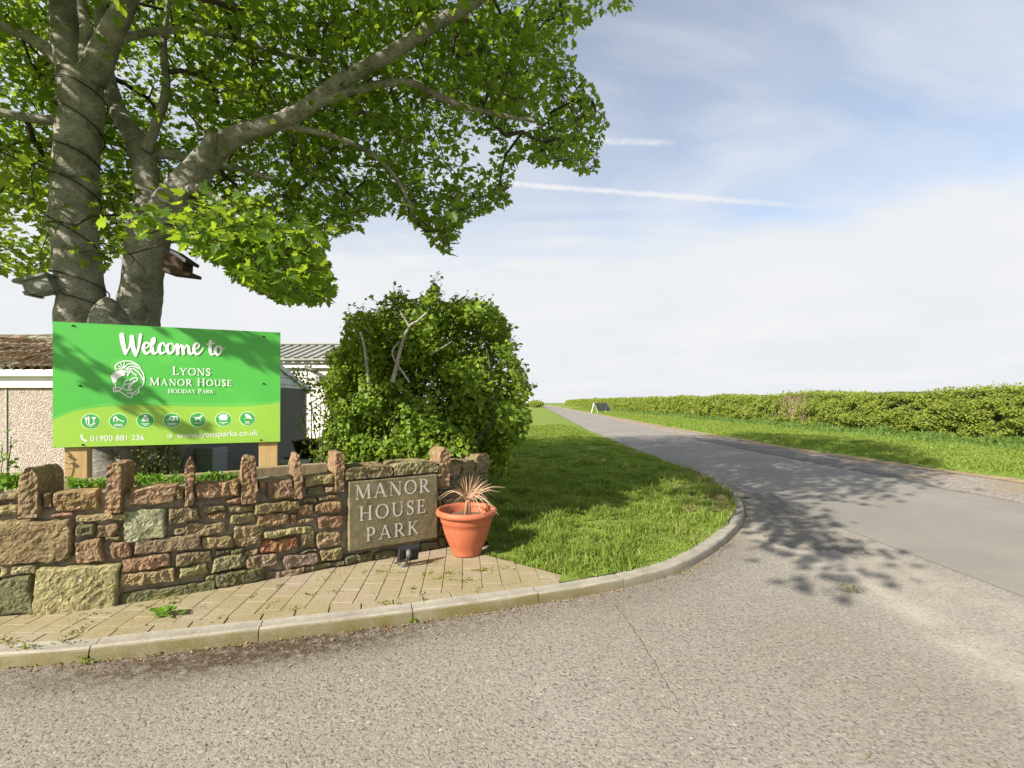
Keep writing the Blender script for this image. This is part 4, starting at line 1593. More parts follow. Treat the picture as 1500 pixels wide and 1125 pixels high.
def sans(txt, pa, pb, name, mat):
    """plain lettering between two photo points on the board's face"""
    a, b = sgn_uv(*pa), sgn_uv(*pb)
    cu = bpy.data.curves.new('lettering', 'FONT')
    cu.body = txt
    cu.size = 1.0
    cu.resolution_u = 4
    ob = bpy.data.objects.new('lettering', cu)
    COL.objects.link(ob)
    bpy.context.view_layer.update()
    dg_ = bpy.context.evaluated_depsgraph_get()
    me = bpy.data.meshes.new_from_object(ob.evaluated_get(dg_))
    bpy.data.objects.remove(ob)
    co = np.array([v_.co for v_ in me.vertices])
    mn, mx_ = co[:, 0].min(), co[:, 0].max()
    k = (b[0] - a[0]) / (mx_ - mn)
    for v_ in me.vertices:
        t = (v_.co.x - mn) * k
        z = a[1] + (b[1] - a[1]) * t / (b[0] - a[0]) + v_.co.y * k * 1.06
        p = sgn(a[0] + t, z, 0.0036)
        v_.co = p
    me.materials.clear()
    return put(name, me, mat, board)


sans('01900 881 236', (132.5, 646.2), (211.2, 644.4), 'phone_lettering', MAT['sign_white'])
sans('www.lyonsparks.co.uk', (259.5, 641.8), (378.2, 637.2), 'web_lettering', MAT['sign_white'])
pen = spen()
T_ = lambda p: sgn_uv(100 + p[0] / 10, 590 + p[1] / 10)
pen.stroke([T_(p) for p in ((190, 480), (205, 520), (235, 550), (272, 555))], [.011, .014, .014, .012], 5)
pen.stroke([T_(p) for p in ((182, 486), (212, 472))], .012)
pen.stroke([T_(p) for p in ((240, 566), (276, 548))], .014)
gx, gz = sgn_uv(249.3, 638.9)
pen.build('phone_symbol', MAT['sign_white'], board)
pen = spen()
pen.disc(gx, gz, 0.031, 0.031)
pen.build('globe_symbol', MAT['sign_pale'], board)
pen = spen(0.0044)
for q in (0.4, 0.95):
    pen.ellipse(gx, gz, 0.028 * q, 0.028, 0.0035, 0, 360, 1)
for q in (-.014, 0.0, .014):
    pen.stroke([(gx - .026, gz + q), (gx + .026, gz + q)], 0.003)
pen.build('globe_symbol', MAT['sign_lime'], board)
for px, py in ((107, 477), (117, 565), (121.5, 651.5), (386, 562), (382, 644.5), (386, 493)):
    ux, uz = sgn_uv(px, py)
    mb = MB()
    mb.lathe([(0.0, 0.010), (0.006, 0.009), (0.011, 0.004), (0.012, 0.0)], (0, 0, 0), 10)
    mb.v = [tuple(sgn(ux + a * 1.2, uz + b * 0.7, c)) for a, b, c in mb.v]
    mb.build('screw', MAT['dark'], board)
for x0, x1 in ((92, 126), (378.5, 406)):
    ua, ub = sgn_uv(x0, 650)[0], sgn_uv(x1, 650)[0]
    c = sgn((ua + ub) / 2, 0, -0.022 - 0.052)
    mb = MB()
    mb.box((c.x, c.y, (0.4 + SB + SH - 0.1) / 2), (ub - ua, 0.10, SB + SH - 0.5), math.atan2(SD.y, SD.x))
    mb.build('post', MAT['post'], sign, False, 0.005)

# ------------------------------------------------------------------ flower pot and its dead plant
POT = Vector((-0.425, 4.42, 0.085))
pot = empty('flower_pot', POT, 'large terracotta coloured plastic pot standing on the paving beside the plaque', 'plant pot')
prof = [(0.02, 0.004), (0.132, 0.004), (0.137, 0.012), (0.140, 0.03), (0.147, 0.055), (0.166, 0.095), (0.190, 0.15), (0.210, 0.205), (0.224, 0.26), (0.231, 0.298), (0.237, 0.303), (0.242, 0.312), (0.246, 0.345), (0.251, 0.366), (0.258, 0.370),
        (0.270, 0.370), (0.282, 0.377), (0.288, 0.390), (0.287, 0.406), (0.279, 0.420), (0.266, 0.427), (0.252, 0.424), (0.243, 0.412), (0.239, 0.39), (0.234, 0.35), (0.228, 0.31)]
mb = MB()
mb.lathe(prof, POT, 72)
mb.build('pot_body', MAT['pot'], pot, True)
v, f = [], []
for i in range(13):
    r = 0.236 * i / 12
    for k in range(40):
        a = 2 * math.pi * k / 40
        x, y = r * math.cos(a), r * math.sin(a)
        v.append((POT.x + x, POT.y + y, POT.z + 0.342 + 0.02 * nz((x * 16, y * 16, 2)) + 0.012 * nz((x * 50, y * 50, 2))))
for i in range(12):
    for k in range(40):
        f.append((i * 40 + k, i * 40 + (k + 1) % 40, (i + 1) * 40 + (k + 1) % 40, (i + 1) * 40 + k))
put('soil', pym('soil', v, f), MAT['soil'], pot, True)
plant = empty('dead_plant', (POT.x + 0.01, POT.y, POT.z + 0.34), 'withered spiky straw coloured plant growing in the terracotta pot', 'plant')
crown_p = at(685, 731, 4.40)
mb = MB()
for q in range(4):
    a = rng.uniform(0, 6.28)
    mb.tube([Vector((POT.x + 0.03 * math.cos(a), POT.y + 0.03 * math.sin(a), POT.z + 0.335)), crown_p + Vector((0.015 * math.cos(a), 0.015 * math.sin(a), -0.03)), crown_p + Vector((0.01 * math.sin(a), 0, 0.015))], [0.014, 0.012, 0.008], 7)
mb.build('stem', MAT['straw'], plant, True)
tips = [(165, 320, 1), (178, 342, 1), (400, 95, 0), (460, 55, 0), (545, 30, 0), (665, 60, 0), (712, 120, 0), (800, 145, .3), (968, 190, .7), (842, 300, 1), (782, 205, .4), (330, 240, .7), (895, 525, 1), (705, 545, 1), (540, 575, 1), (295, 490, 1), (915, 245, .7),
        (700, 150, .1), (640, 215, .2), (760, 330, .8), (850, 440, 1), (600, 470, 1), (420, 300, .6), (380, 400, 1), (780, 480, 1), (650, 500, 1), (430, 72, 0), (500, 48, 0), (585, 42, 0), (622, 85, 0), (690, 85, .05), (755, 105, .1), (350, 150, .1), (560, 110, 0), (480, 130, 0), (820, 210, .3)]
mb = MB()
for tx, ty, droop in tips:
    Yt = 4.40 + rng.uniform(-0.16, 0.12) - (0.12 if ty > 430 else 0)
    e = at(620 + tx / 8.04, 690 + ty / 8.04, Yt)
    a = crown_p + Vector((rng.uniform(-.02, .02), rng.uniform(-.02, .02), rng.uniform(-.03, .02)))
    mid = (a + e) / 2 + Vector((0, 0, 0.06 * droop + 0.01))
    P = crom([a, mid, e], 7)
    d = (e - a).normalized()
    side = d.cross(Vector((0.3, -1, 0.2))).normalized()
    n_ = len(P)
    vv, ff = [], []
    for i, p in enumerate(P):
        w = (0.0062 if droop < 0.5 else 0.0042) * (1 - 0.85 * (i / (n_ - 1)) ** 2)
        p = Vector(p)
        vv += [p - side * w, p + Vector((0, 0, -0.3 * w)), p + side * w]
    for i in range(n_ - 1):
        ff += [(3 * i, 3 * i + 1, 3 * i + 4, 3 * i + 3), (3 * i + 1, 3 * i + 2, 3 * i + 5, 3 * i + 4)]
    mb.add(vv, ff)
mb.build('leaf', MAT['straw'], plant, True)['label'] = 'narrow withered curling leaves'

# ------------------------------------------------------------------ floodlight aimed at the plaque
FB = gnd(593, 830, 0.085)
flood = empty('floodlight', FB, 'small black floodlight on a spike tilted towards the carved plaque', 'floodlight')
c = FB + Vector((0.025, 0.03, 0.105))
face = Vector((-0.50, 0.86, 0.38)).normalized()          # looks at the plaque
side = face.cross(Vector((0, 0, 1))).normalized()
upv = side.cross(face).normalized()


def fl(x, y, z):
    return c + side * x + upv * y + face * z


mb = MB()
hw, hh = 0.092, 0.070
fr = [(-hw, -hh), (hw, -hh), (hw, hh), (-hw, hh)]
bk = [(-hw * .93, -hh * .9), (hw * .93, -hh * .9), (hw * .93, hh * .9), (-hw * .93, hh * .9)]
v = [fl(x, y, 0.022) for x, y in fr] + [fl(x, y, -0.005) for x, y in fr] + [fl(x, y, -0.022) for x, y in bk]
mb.add(v, [(0, 1, 2, 3)] + [(i + 4, (i + 1) % 4 + 4, (i + 1) % 4, i) for i in range(4)] + [(i + 8, (i + 1) % 4 + 8, (i + 1) % 4 + 4, i + 4) for i in range(4)] + [(11, 10, 9, 8)])
for k in range(-3, 4):
    mb.add([fl(k * 0.022 + dx, y, zq) for dx in (-.0015, .0015) for y in (-hh * .8, hh * .8) for zq in (-.0225, -.031)], [(0, 1, 3, 2), (4, 6, 7, 5), (0, 4, 5, 1), (2, 3, 7, 6), (1, 5, 7, 3)])
hs = mb.build('housing', MAT['black_lamp'], flood, False, 0.002)
mb = MB()
mb.add([fl(x * .88, y * .86, 0.0235) for x, y in fr], [(0, 1, 2, 3)])
mb.build('lens', MAT['glass'], flood)
mb = MB()
mb.tube([fl(-.015, .060, -.030), fl(-.018, .04, -.058), fl(-.02, .01, -.060), fl(-.03, -.06, -.05), FB + Vector((-.02, -.01, 0.0)), FB + Vector((-.022, -.012, -0.05))], [.020, .026, .017, .010, .011, .008], 10)
mb.build('bracket', MAT['alu'], flood, True)
mb = MB()
mb.tube(crom([fl(-.02, .04, -.06), fl(-.05, .0, -.07), FB + Vector((-.09, .0, .03)), FB + Vector((-.07, .09, .008)), FB + Vector((-.02, .22, .008))], 6), .004, 6)
mb.build('cable', MAT['cable'], flood, True)

# ------------------------------------------------------------------ raised bed behind the wall
v, f = [], []
for i, s in enumerate(np.linspace(0, S_END - 0.25, 60)):
    for k, off in enumerate((-0.29, -0.45, -0.62, -0.80)):
        p = wall_pt(s, 0.765 + 0.02 * nz((s * 4, off * 6, 1)), off)
        v.append(p)
for i in range(59):
    for k in range(3):
        a = i * 4 + k
        f.append((a, a + 4, a + 5, a + 1))
o = put('garden_bed', pym('garden_bed', v, f), MAT['soil'], None, True)
o['kind'] = 'structure'
ZB = 0.66
sl_lab = ['long weathered timber sleeper edging the bed below the welcome sign', 'weathered timber sleeper behind the wall between the slim pointed stones', 'timber sleeper behind the wall at the far left of the bed']
for k, (xa, xb) in enumerate(((205, 376), (378, 506), (-60, 140))):
    sa, sb = wall_hit(xa)[0], wall_hit(xb)[0]
    a, b = wall_pt(sa, 0, -0.80), wall_pt(sb, 0, -0.80)
    d = (b - a)
    mb = MB()
    mid = (a + b) / 2
    mb.box((mid.x, mid.y, 0.42 + (0.02 if k == 1 else 0)), (d.length, 0.10, 0.90), math.atan2(d.y, d.x))
    o = mb.build('timber_sleeper', MAT['sleeper'], None, False, 0.008)
    tag(o, sl_lab[k], 'timber edging', 'timber sleepers behind the wall')

# garden ground behind the wall
o = put('garden_ground', pym('garden_ground', [(-14, 4.0, -0.02), (-3.2, 4.6, -0.02), (-0.8, 5.4, -0.02), (-0.8, 9, -0.02), (-3.5, 14.9, -0.02), (-14, 14.9, -0.02)], [(0, 1, 2, 3, 4, 5)]), MAT['soil'])
o['kind'] = 'structure'

# ------------------------------------------------------------------ pebbledashed garage
GY0, GY1, GX1, GX0 = 6.9, 12.5, -5.49, -13.0
EZ, RY, RZ = 1.90, 9.7, 2.80
gar = empty('garage', ((GX0 + GX1) / 2, (GY0 + GY1) / 2, 0), 'pebbledashed garage with mossy corrugated roof and white fascia behind the sign', 'garage')
mb = MB()
mb.box(((GX0 + GX1) / 2, GY0 + 0.05, 0.8), (GX1 - GX0, 0.1, 2.0))
MB().box(((GX0 + GX1) / 2, GY1 - 0.05 + 0.1, 0.8), (GX1 - GX0, 0.1, 2.0)).build('wall', MAT['dash'], gar)
gw = mb.build('wall', MAT['dash'], gar)
MB().box((GX1 - 0.05, (GY0 + GY1) / 2 + 0.05, 0.83), (0.0996, GY1 - GY0 - 0.1, 2.06)).build('wall', MAT['dash_shaded'], gar)['label'] = 'pebbledashed gable wall with its shade put into a darker grey'
for k in range(8):      # cover strips over the joints between wall panels
    xx = -7.40 + 0.62 * (k - 5)
    if xx < -7.0:
        mb = MB()
        mb.box((xx, GY0 - 0.004, 0.8), (0.022, 0.02, 1.98))
        mb.build('joint_strip', MAT['slab'], gw)
mb = MB()
gp = [(GX1 + 0.012, GY0 - 0.02, 1.862), (GX1 + 0.012, GY1 + 0.05, 1.862), (GX1 + 0.012, GY1 + 0.05, 1.90), (GX1 + 0.012, RY, RZ - 0.06), (GX1 + 0.012, GY0 - 0.02, EZ - 0.03)]
mb.prism(gp, (-1, 0, 0), 0.05)
gb = mb.build('gable_boarding', MAT['grey_white'], gar)
for k in range(5):
    z = 1.94 + 0.16 * k
    ya = GY0 + (z - EZ) / (RZ - EZ) * (RY - GY0) + 0.05
    yb = GY1 - (z - EZ) / (RZ - EZ) * (GY1 - RY) - 0.05
    mb = MB()
    if yb - ya < 0.2:
        continue
    mb.box((GX1 + 0.016, (ya + yb) / 2, z), (0.012, yb - ya, 0.012))
    mb.build('board_joint', MAT['slab'], gb)
mb = MB()
for (ya, za, yb, zb) in ((GY0 - 0.1, EZ - 0.02, RY, RZ - 0.005), (RY, RZ - 0.005, GY1 + 0.12, EZ - 0.03)):
    mb.prism([(GX1 + 0.06, ya, za - 0.07), (GX1 + 0.06, yb, zb - 0.07), (GX1 + 0.06, yb, zb + 0.05), (GX1 + 0.06, ya, za + 0.05)], (-1, 0, 0), 0.035)
mb.build('bargeboard', MAT['grey_white'], gar)
mb = MB()
mb.box((GX1 + 0.10, GY1 + 0.05, 1.83), (0.30, 0.16, 0.06))
mb.build('gutter_end', MAT['slab'], gar)
mb = MB()
mb.box(((GX0 + GX1) / 2, GY0 - 0.075, 1.93), (GX1 - GX0 + 0.1, 0.11, 0.10))
mb.build('gutter', MAT['white'], gar, False, 0.02)
mb = MB()
mb.box(((GX0 + GX1) / 2, GY0 - 0.025, 1.80), (GX1 - GX0 + 0.02, 0.046, 0.155))
mb.build('fascia', MAT['white'], gar)


def corrugated(name, x0, x1, ya, za, yb, zb, pitch, amp, mat, parent, rough=0.0, ny2=14):
    nx_ = int((x1 - x0) / pitch * 8)
    v, f = [], []
    for j in range(ny2 + 1):
        t = j / ny2
        for i in range(nx_ + 1):
            x = x0 + (x1 - x0) * i / nx_
            z = za + (zb - za) * t + amp * math.cos(2 * math.pi * (x - x0) / pitch)
            if rough:
                z += rough * max(0, nz((x * 2.2, t * 6, 3)) + 0.6 * nz((x * 7, t * 16, 5))) * 1.6
            v.append((x, ya + (yb - ya) * t, z))
    for j in range(ny2):
        for i in range(nx_):
            a = j * (nx_ + 1) + i
            f.append((a, a + 1, a + nx_ + 2, a + nx_ + 1))
    return put(name, pym(name, v, f), mat, parent, True)


corrugated('roof', -13.1, GX1 + 0.05, GY0 - 0.14, EZ + 0.105, RY, RZ + 0.03, 0.146, 0.026, MAT['roof'], gar, 0.045, 40)
corrugated('roof', -13.1, GX1 + 0.05, RY, RZ + 0.03, GY1 + 0.15, EZ + 0.03, 0.146, 0.026, MAT['roof'], gar, 0.02)
v, f = [], []
for i in range(120):
    x = -13.1 + (GX1 + 0.05 + 13.1) * i / 119
    for k in range(7):
        a = math.pi * k / 6
        r = 0.085 + 0.03 * nz((x * 3, k, 2))
        v.append((x, RY - 0.13 * math.cos(a), RZ + 0.02 + r * math.sin(a)))
for i in range(119):
    for k in range(6):
        a = i * 7 + k
        f.append((a, a + 1, a + 8, a + 7))
put('ridge', pym('ridge', v, f), MAT['roof'], gar, True)

tag(MB().box(at(297, 674, 8.36) + Vector((0.16, 0, 0)), (0.30, 0.42, 0.46)).box(at(297, 663, 8.36) + Vector((0.16, 0, 0.0)), (0.33, 0.46, 0.03)).build('meter_box', MAT['meter'], None, False, 0.012), 'pale meter box toned down for shade against the shaded garage wall below the sign', 'box')

# ------------------------------------------------------------------ white chalet
CY = 15.0
ch = empty('chalet', (-6.6, CY + 1.5, 0), 'white boarded holiday chalet with a grey ribbed roof beyond the garage', 'chalet')
mb = MB()
v, f = [], []
z, X0, X1 = -0.4, -10.5, -4.3
rows = 0
while z < 2.62:
    v += [(X0, CY - 0.022, z), (X1, CY - 0.022, z), (X0, CY - 0.004, z + 0.15), (X1, CY - 0.004, z + 0.15)]
    z += 0.15
    rows += 1
f = []
for i in range(rows):
    f.append((4 * i, 4 * i + 1, 4 * i + 3, 4 * i + 2))
    if i:
        f.append((4 * i - 2, 4 * i - 1, 4 * i + 1, 4 * i))
mb.add(v, f)
mb.box(((X0 + X1) / 2, CY + 1.6, 1.1), (X1 - X0, 3.14, 3.0))
mb.build('wall', MAT['cream_clad'], ch)
mb = MB()
mb.box(((X0 + X1) / 2, CY - 0.12, 2.75), (X1 - X0 + 0.1, 0.04, 0.30))
mb.build('fascia', MAT['white'], ch)
mb = MB()
mb.box((-6.55, CY - 0.035, 2.25), (0.05, 0.03, 0.9))
mb.build('trim', MAT['white'], ch)


def ribbed(name, x0, x1, ya, za, yb, zb, pitch, mat, parent):
    v, f = [], []
    x, k = x0, 0
    xs = []
    while x < x1:
        xs += [(x, 0), (x + pitch * 0.55, 0), (x + pitch * 0.65, 0.05), (x + pitch * 0.9, 0.05)]
        x += pitch
    for (xx, dz) in xs:
        v += [(xx, ya, za + dz), (xx, yb, zb + dz)]
    for i in range(len(xs) - 1):
        f.append((2 * i, 2 * i + 2, 2 * i + 3, 2 * i + 1))
    return put(name, pym(name, v, f), mat, parent)


ribbed('roof', X0 - 0.1, X1 + 0.1, CY - 0.3, 2.88, CY + 2.0, 3.56, 0.30, MAT['sheet'], ch)
ribbed('roof', X0 - 0.1, X1 + 0.1, CY + 2.0, 3.56, CY + 4.3, 2.88, 0.30, MAT['sheet'], ch)
mb = MB()
mb.box(((X0 + X1) / 2, CY - 0.29, 2.86), (X1 - X0 + 0.2, 0.03, 0.06))
mb.box(((X0 + X1) / 2, CY + 2.0, 3.62), (X1 - X0 + 0.2, 0.25, 0.05))
mb.build('roof_trim', MAT['sheet'], ch)
p = at(456, 541, CY - 0.05)
mb = MB()
mb.tube([p + Vector((-0.13, -0.06, 0.07)), p + Vector((0.06, -0.1, -0.02)), p + Vector((0.2, -0.1, -0.08))], [0.07, 0.06, 0.05], 10)
mb.box(p + Vector((-0.16, 0, 0.08)), (0.1, 0.1, 0.16))
mb.build('lamp', MAT['alu'], ch, True)
p = at(465, 556.5, CY - 0.05)
mb = MB()
mb.box(p, (0.17, 0.12, 0.26))
mb.build('vent', MAT['slab'], ch, False, 0.02)
mb = MB()
for a, b in (((452, 592), (505, 562)), ((455, 600), (505, 572)), ((456, 592), (456, 645)), ((500, 566), (500, 645))):
    mb.tube([at(*a, CY - 0.7), at(*b, CY - 0.7)], 0.022, 6)
tag(mb.build('handrail', MAT['alu'], None), 'thin grey handrail sloping up along the white chalet wall', 'handrail')
# tub and slab by the garage corner
mb = MB()
c = at(451, 655, 9.6)
mb.lathe([(0.0, 0.0), (0.20, 0.0), (0.29, 0.30), (0.31, 0.31), (0.30, 0.33), (0.27, 0.32), (0.18, 0.05), (0.0, 0.05)], (c.x, c.y, 0.42), 20)
tag(mb.build('garden_tub', MAT['bin'], None, True), 'dark red tub standing by the garage corner', 'tub')
mb = MB()
mb.box((c.x - 0.05, c.y - 0.5, 0.36), (0.5, 0.4, 0.06))
mb.box((c.x - 0.05, c.y - 0.5, 0.16), (0.42, 0.32, 0.34))
tag(mb.build('slab_stand', MAT['slab'], None, False, 0.01), 'low stand with a pale slab top in front of the dark tub', 'stand')
mb = MB()
mb.box((c.x, c.y, 0.2), (0.7, 0.6, 0.44))
tag(mb.build('planter_block', MAT['dark'], None, False, 0.01), 'dark block base carrying the dark red tub', 'plinth')

# ------------------------------------------------------------------ A-frame board on the far verge
AY = 66.0
P0 = at(869, 604.5, AY)
afr = empty('a_frame_board', (P0.x + 1.3, AY, 0.1), 'white A-frame stand holding grey panels on the far verge', 'board stand')
HA, WA = 1.38, 2.55


def af(x, y, z):
    return Vector((P0.x + 0.1 + x, AY + y + x * 1.3, 0.08 + z))


for x in (0.0, WA):
    mb = MB()
    mb.tube([af(x - 0.55, -0.35, 0), af(x, 0, HA)], 0.055, 6)
    mb.build('leg', MAT['white'], afr)
    mb = MB()
    mb.tube([af(x + 0.62, -0.55, 0), af(x, 0, HA)], 0.055, 6)
    mb.build('leg', MAT['white'], afr)
mb = MB()
mb.tube([af(0, 0, HA), af(WA, 0, HA)], 0.05, 6)
mb.build('top_rail', MAT['sleeper'], afr)
mb = MB()
mb.tube([af(0.5, -0.44, 0.28), af(WA + 0.5, -0.44, 0.28)], 0.05, 6)
mb.build('bottom_rail', MAT['sleeper'], afr)
for k in range(3):
    a, b = 0.06 + k * WA / 3, (k + 1) * WA / 3 - 0.02
    mb = MB()
    v = [af(a, -0.02, HA - 0.06), af(b, -0.02, HA - 0.06), af(b + 0.48, -0.42, 0.32), af(a + 0.48, -0.42, 0.32)]
    mb.prism(v, (0, 1, 0), 0.05)
    pnl = mb.build('panel', MAT['panel'], afr)
    mb = MB()
    v = [af(b - 0.10, -0.04, HA - 0.06), af(b + 0.02, -0.04, HA - 0.06), af(b + 0.50, -0.44, 0.32), af(b + 0.38, -0.44, 0.32)]
    mb.prism(v, (0, 1, 0), 0.02)
    mb.build('batten', MAT['dark'], pnl)

# ------------------------------------------------------------------ the sycamore
TREE = Vector((-4.78, 5.62, -0.05))
tree = empty('sycamore_tree', TREE, 'big twin-stemmed sycamore spreading over the sign and the road', 'tree')


def limb_pts(spec, n=8):
    """spec rows: photo x, y, depth, radius in photo pixels"""
    P = []
    for x, y, Y, r in spec:
        p = at(x, y, Y)
        P.append((p.x, p.y, p.z, r * Y / F / math.sqrt(1 + ((x - HX) / F) ** 2)))
    return crom(P, n)


def bark_tube(mb, P, n=14, rough=0.05, fine=0.02):
    pts = [Vector(p[:3]) for p in P]
    rad = [max(0.004, p[3]) for p in P]
    v0 = len(mb.v)
    mb.tube(pts, rad, n)
    for i in range(len(pts)):
        for k in range(n):
            q = Vector(mb.v[v0 + i * n + k])
            d = q - pts[i]
            mb.v[v0 + i * n + k] = tuple(pts[i] + d * (1 + rough * 2.2 * nz(q, 3.2) + fine * 3 * nz(q, 11)))


LIMBS = {
    'stem_left': [(168, 790, 5.6, 74), (160, 700, 5.6, 60), (140, 560, 5.6, 50), (122, 470, 5.58, 42), (119, 430, 5.55, 39), (113, 380, 5.52, 38), (108, 340, 5.5, 39), (110, 295, 5.5, 36), (112, 250, 5.5, 35), (115, 200, 5.5, 35), (118, 150, 5.5, 36), (120, 112, 5.5, 36)],
    'stem_right': [(178, 790, 5.65, 60), (185, 700, 5.65, 48), (195, 560, 5.68, 40), (201, 480, 5.7, 35), (206, 430, 5.7, 33), (213, 380, 5.7, 33), (220, 340, 5.7, 34), (228, 310, 5.7, 33)],
}
BR = {
    'main': [(224, 325, 5.7, 31), (262, 287, 5.66, 28), (308, 228, 5.6, 21), (345, 200, 5.55, 16), (400, 181, 5.5, 13), (445, 160, 5.5, 12), (490, 125, 5.5, 11), (560, 85, 5.5, 10), (630, 40, 5.5, 9), (690, 5, 5.45, 9), (770, -50, 5.3, 7), (880, -140, 5.0, 4)],
    'up_right': [(224, 322, 5.72, 26), (214, 255, 5.85, 21), (198, 205, 6.0, 18), (168, 150, 6.2, 14), (150, 60, 6.4, 11), (145, -60, 6.5, 8)],
    'small_up': [(214, 220, 5.85, 11), (226, 188, 5.8, 9), (243, 132, 5.8, 7), (240, 60, 5.8, 5), (250, -20, 5.8, 4)],
    'fork_left': [(112, 120, 5.5, 28), (98, 70, 5.5, 24), (92, 0, 5.5, 22), (80, -150, 5.6, 18), (60, -400, 5.7, 11)],
    'fork_right': [(132, 118, 5.5, 26), (158, 62, 5.45, 21), (182, 8, 5.4, 18), (230, -130, 5.4, 14), (300, -380, 5.4, 8)],
    'fork_mid': [(124, 90, 5.42, 11), (125, 45, 5.4, 9), (118, -10, 5.4, 8), (110, -120, 5.4, 5)],
    'left_low': [(92, 178, 5.5, 11), (40, 172, 5.4, 9), (-5, 163, 5.3, 9), (-120, 130, 5.0, 7), (-300, 60, 4.6, 4)],
    'left_high': [(95, 95, 5.5, 15), (50, 58, 5.4, 12), (0, 38, 5.3, 11), (-120, -10, 5.0, 8), (-330, -80, 4.5, 4)],
    'right_mid': [(440, 163, 5.5, 9), (480, 146, 5.5, 7), (545, 126, 5.6, 6), (600, 121, 5.7, 5), (640, 140, 5.8, 5), (700, 162, 5.9, 4), (790, 178, 6.0, 3)],
    'right_low': [(395, 184, 5.5, 6), (470, 195, 5.6, 4.5), (540, 222, 5.7, 3.5), (585, 268, 5.8, 2.8), (612, 330, 5.9, 2.5)],
    'mid_back': [(200, 228, 5.9, 10), (250, 226, 6.0, 8), (290, 238, 6.1, 7), (360, 250, 6.3, 5), (440, 280, 6.5, 4)],
    'top_thin': [(160, 62, 5.45, 7), (240, 45, 5.6, 6), (330, 52, 5.8, 5), (412, 80, 6.0, 4), (480, 90, 6.2, 3)],
    'front_low': [(262, 287, 5.6, 9), (290, 275, 5.0, 7), (330, 300, 4.4, 5), (380, 350, 4.0, 3.5), (430, 390, 3.8, 2)],
}
STEMS = {k: limb_pts(v_, 8) for k, v_ in LIMBS.items()}
BRP = {k: limb_pts(v_, 8) for k, v_ in BR.items()}
mb = MB()
bark_tube(mb, STEMS['stem_left'], 36, 0.05, 0.014)
bark_tube(mb, STEMS['stem_right'], 32, 0.05, 0.014)
bark_tube(mb, limb_pts([(168, 640, 5.5, 60), (166, 540, 5.46, 50), (163, 490, 5.46, 42), (160, 464, 5.48, 32), (158, 446, 5.50, 18), (157, 436, 5.52, 4)], 5), 24, 0.05, 0.02)
bark_tube(mb, limb_pts([(60, 338, 5.42, 3), (66, 337, 5.43, 14), (76, 337, 5.45, 20), (95, 338, 5.5, 24)], 5), 18, 0.08, 0.03)            # burr
mb.build('trunk', MAT['bark'], tree, True)
for k, P in BRP.items():
    mb = MB()
    bark_tube(mb, P, 16 if P[0][3] > 0.1 else 9, 0.045, 0.012)
    mb.build('limb', MAT['bark'], tree, True)
mb = MB()
bark_tube(mb, limb_pts([(302, 232, 5.5, 14), (310, 205, 5.45, 11), (313, 196, 5.44, 10)], 4), 14)
mb.build('branch_stub', MAT['bark'], tree, True)

SIL = [(-60, -60), (965, -60), (925, 8), (905, 22), (880, 14), (868, 30), (846, 45), (838, 75), (842, 105), (862, 120), (884, 160), (890, 188), (878, 215), (872, 250), (846, 254), (830, 238), (790, 247), (765, 232), (750, 255), (745, 298), (720, 310), (695, 318), (672, 335),
       (660, 376), (638, 362), (615, 335), (576, 308), (540, 318), (520, 338), (480, 350), (470, 372), (488, 410), (490, 438), (455, 446), (430, 440), (400, 440), (382, 430), (345, 408), (330, 388), (285, 372), (250, 350), (236, 330), (150, 392), (60, 396), (40, 416), (22, 398), (-60, 398)]
GAPS = [(268, 186, 20), (700, 225, 30), (640, 262, 18), (300, 352, 12), (20, 300, 14), (560, 210, 14), (820, 70, 14), (215, 18, 10), (360, 330, 14), (520, 250, 14), (770, 205, 16), (60, 345, 10)]
# where the photograph shows sun on things: no leaf may stand between them and the sun
litp = [tuple(gnd(x, y)) for x in range(-300, 1800, 110) for y in range(890, 1300, 60)]
litp += [tuple(gnd(x, y)) for x, y in ((1400, 740), (1500, 780), (1450, 830), (1330, 790), (1390, 880), (1500, 880), (1320, 720), (1230, 745), (1000, 800), (950, 830), (900, 800), (830, 830), (800, 790), (870, 770), (960, 770), (1050, 770), (1600, 740), (1700, 800))]
litp += [tuple(wall_pt(s, h, 0.03)) for s in np.linspace(wall_hit(-150)[0], wall_hit(650)[0], 14) for h in (0.3, 0.75)]
litp += [(POT.x, POT.y, 0.3), (POT.x, POT.y, 0.55)]
litp += [tuple(sgn(x * SW, z * SH, 0)) for x, z in ((.1, .1), (.3, .1), (.6, .1), (.9, .1), (.1, .35), (.55, .35), (.8, .35), (.95, .3), (.35, .65), (.6, .6), (.85, .55), (.1, .9), (.3, .92), (.5, .9), (.45, .8), (.2, .75))]
litp += [(x, 6.9, z) for x in np.linspace(-9, -6.6, 8) for z in (0.7, 1.5, 2.0)]
litp += [tuple(at(x, y, 5.3)) for x, y in ((560, 640), (600, 600), (640, 560), (640, 640), (700, 470), (700, 540), (720, 600), (690, 650), (740, 560), (600, 520), (540, 600), (745, 630), (660, 500))]
litp += [tuple(at(x, y, 5.4)) for x in range(520, 770, 34) for y in range(470, 680, 34) if x - 450 > (640 - y) * 0.45]
litp = np.array(litp)


def blocks(P, rad):
    """True where a leaf at P would put one of the sunlit points in shade"""
    out = np.zeros(len(P), bool)
    for q in litp:
        d = P - q
        t = -(d @ LD)
        perp = d + t[:, None] * LD
        out |= (t > 0.05) & ((perp ** 2).sum(1) < rad * rad)
    return out


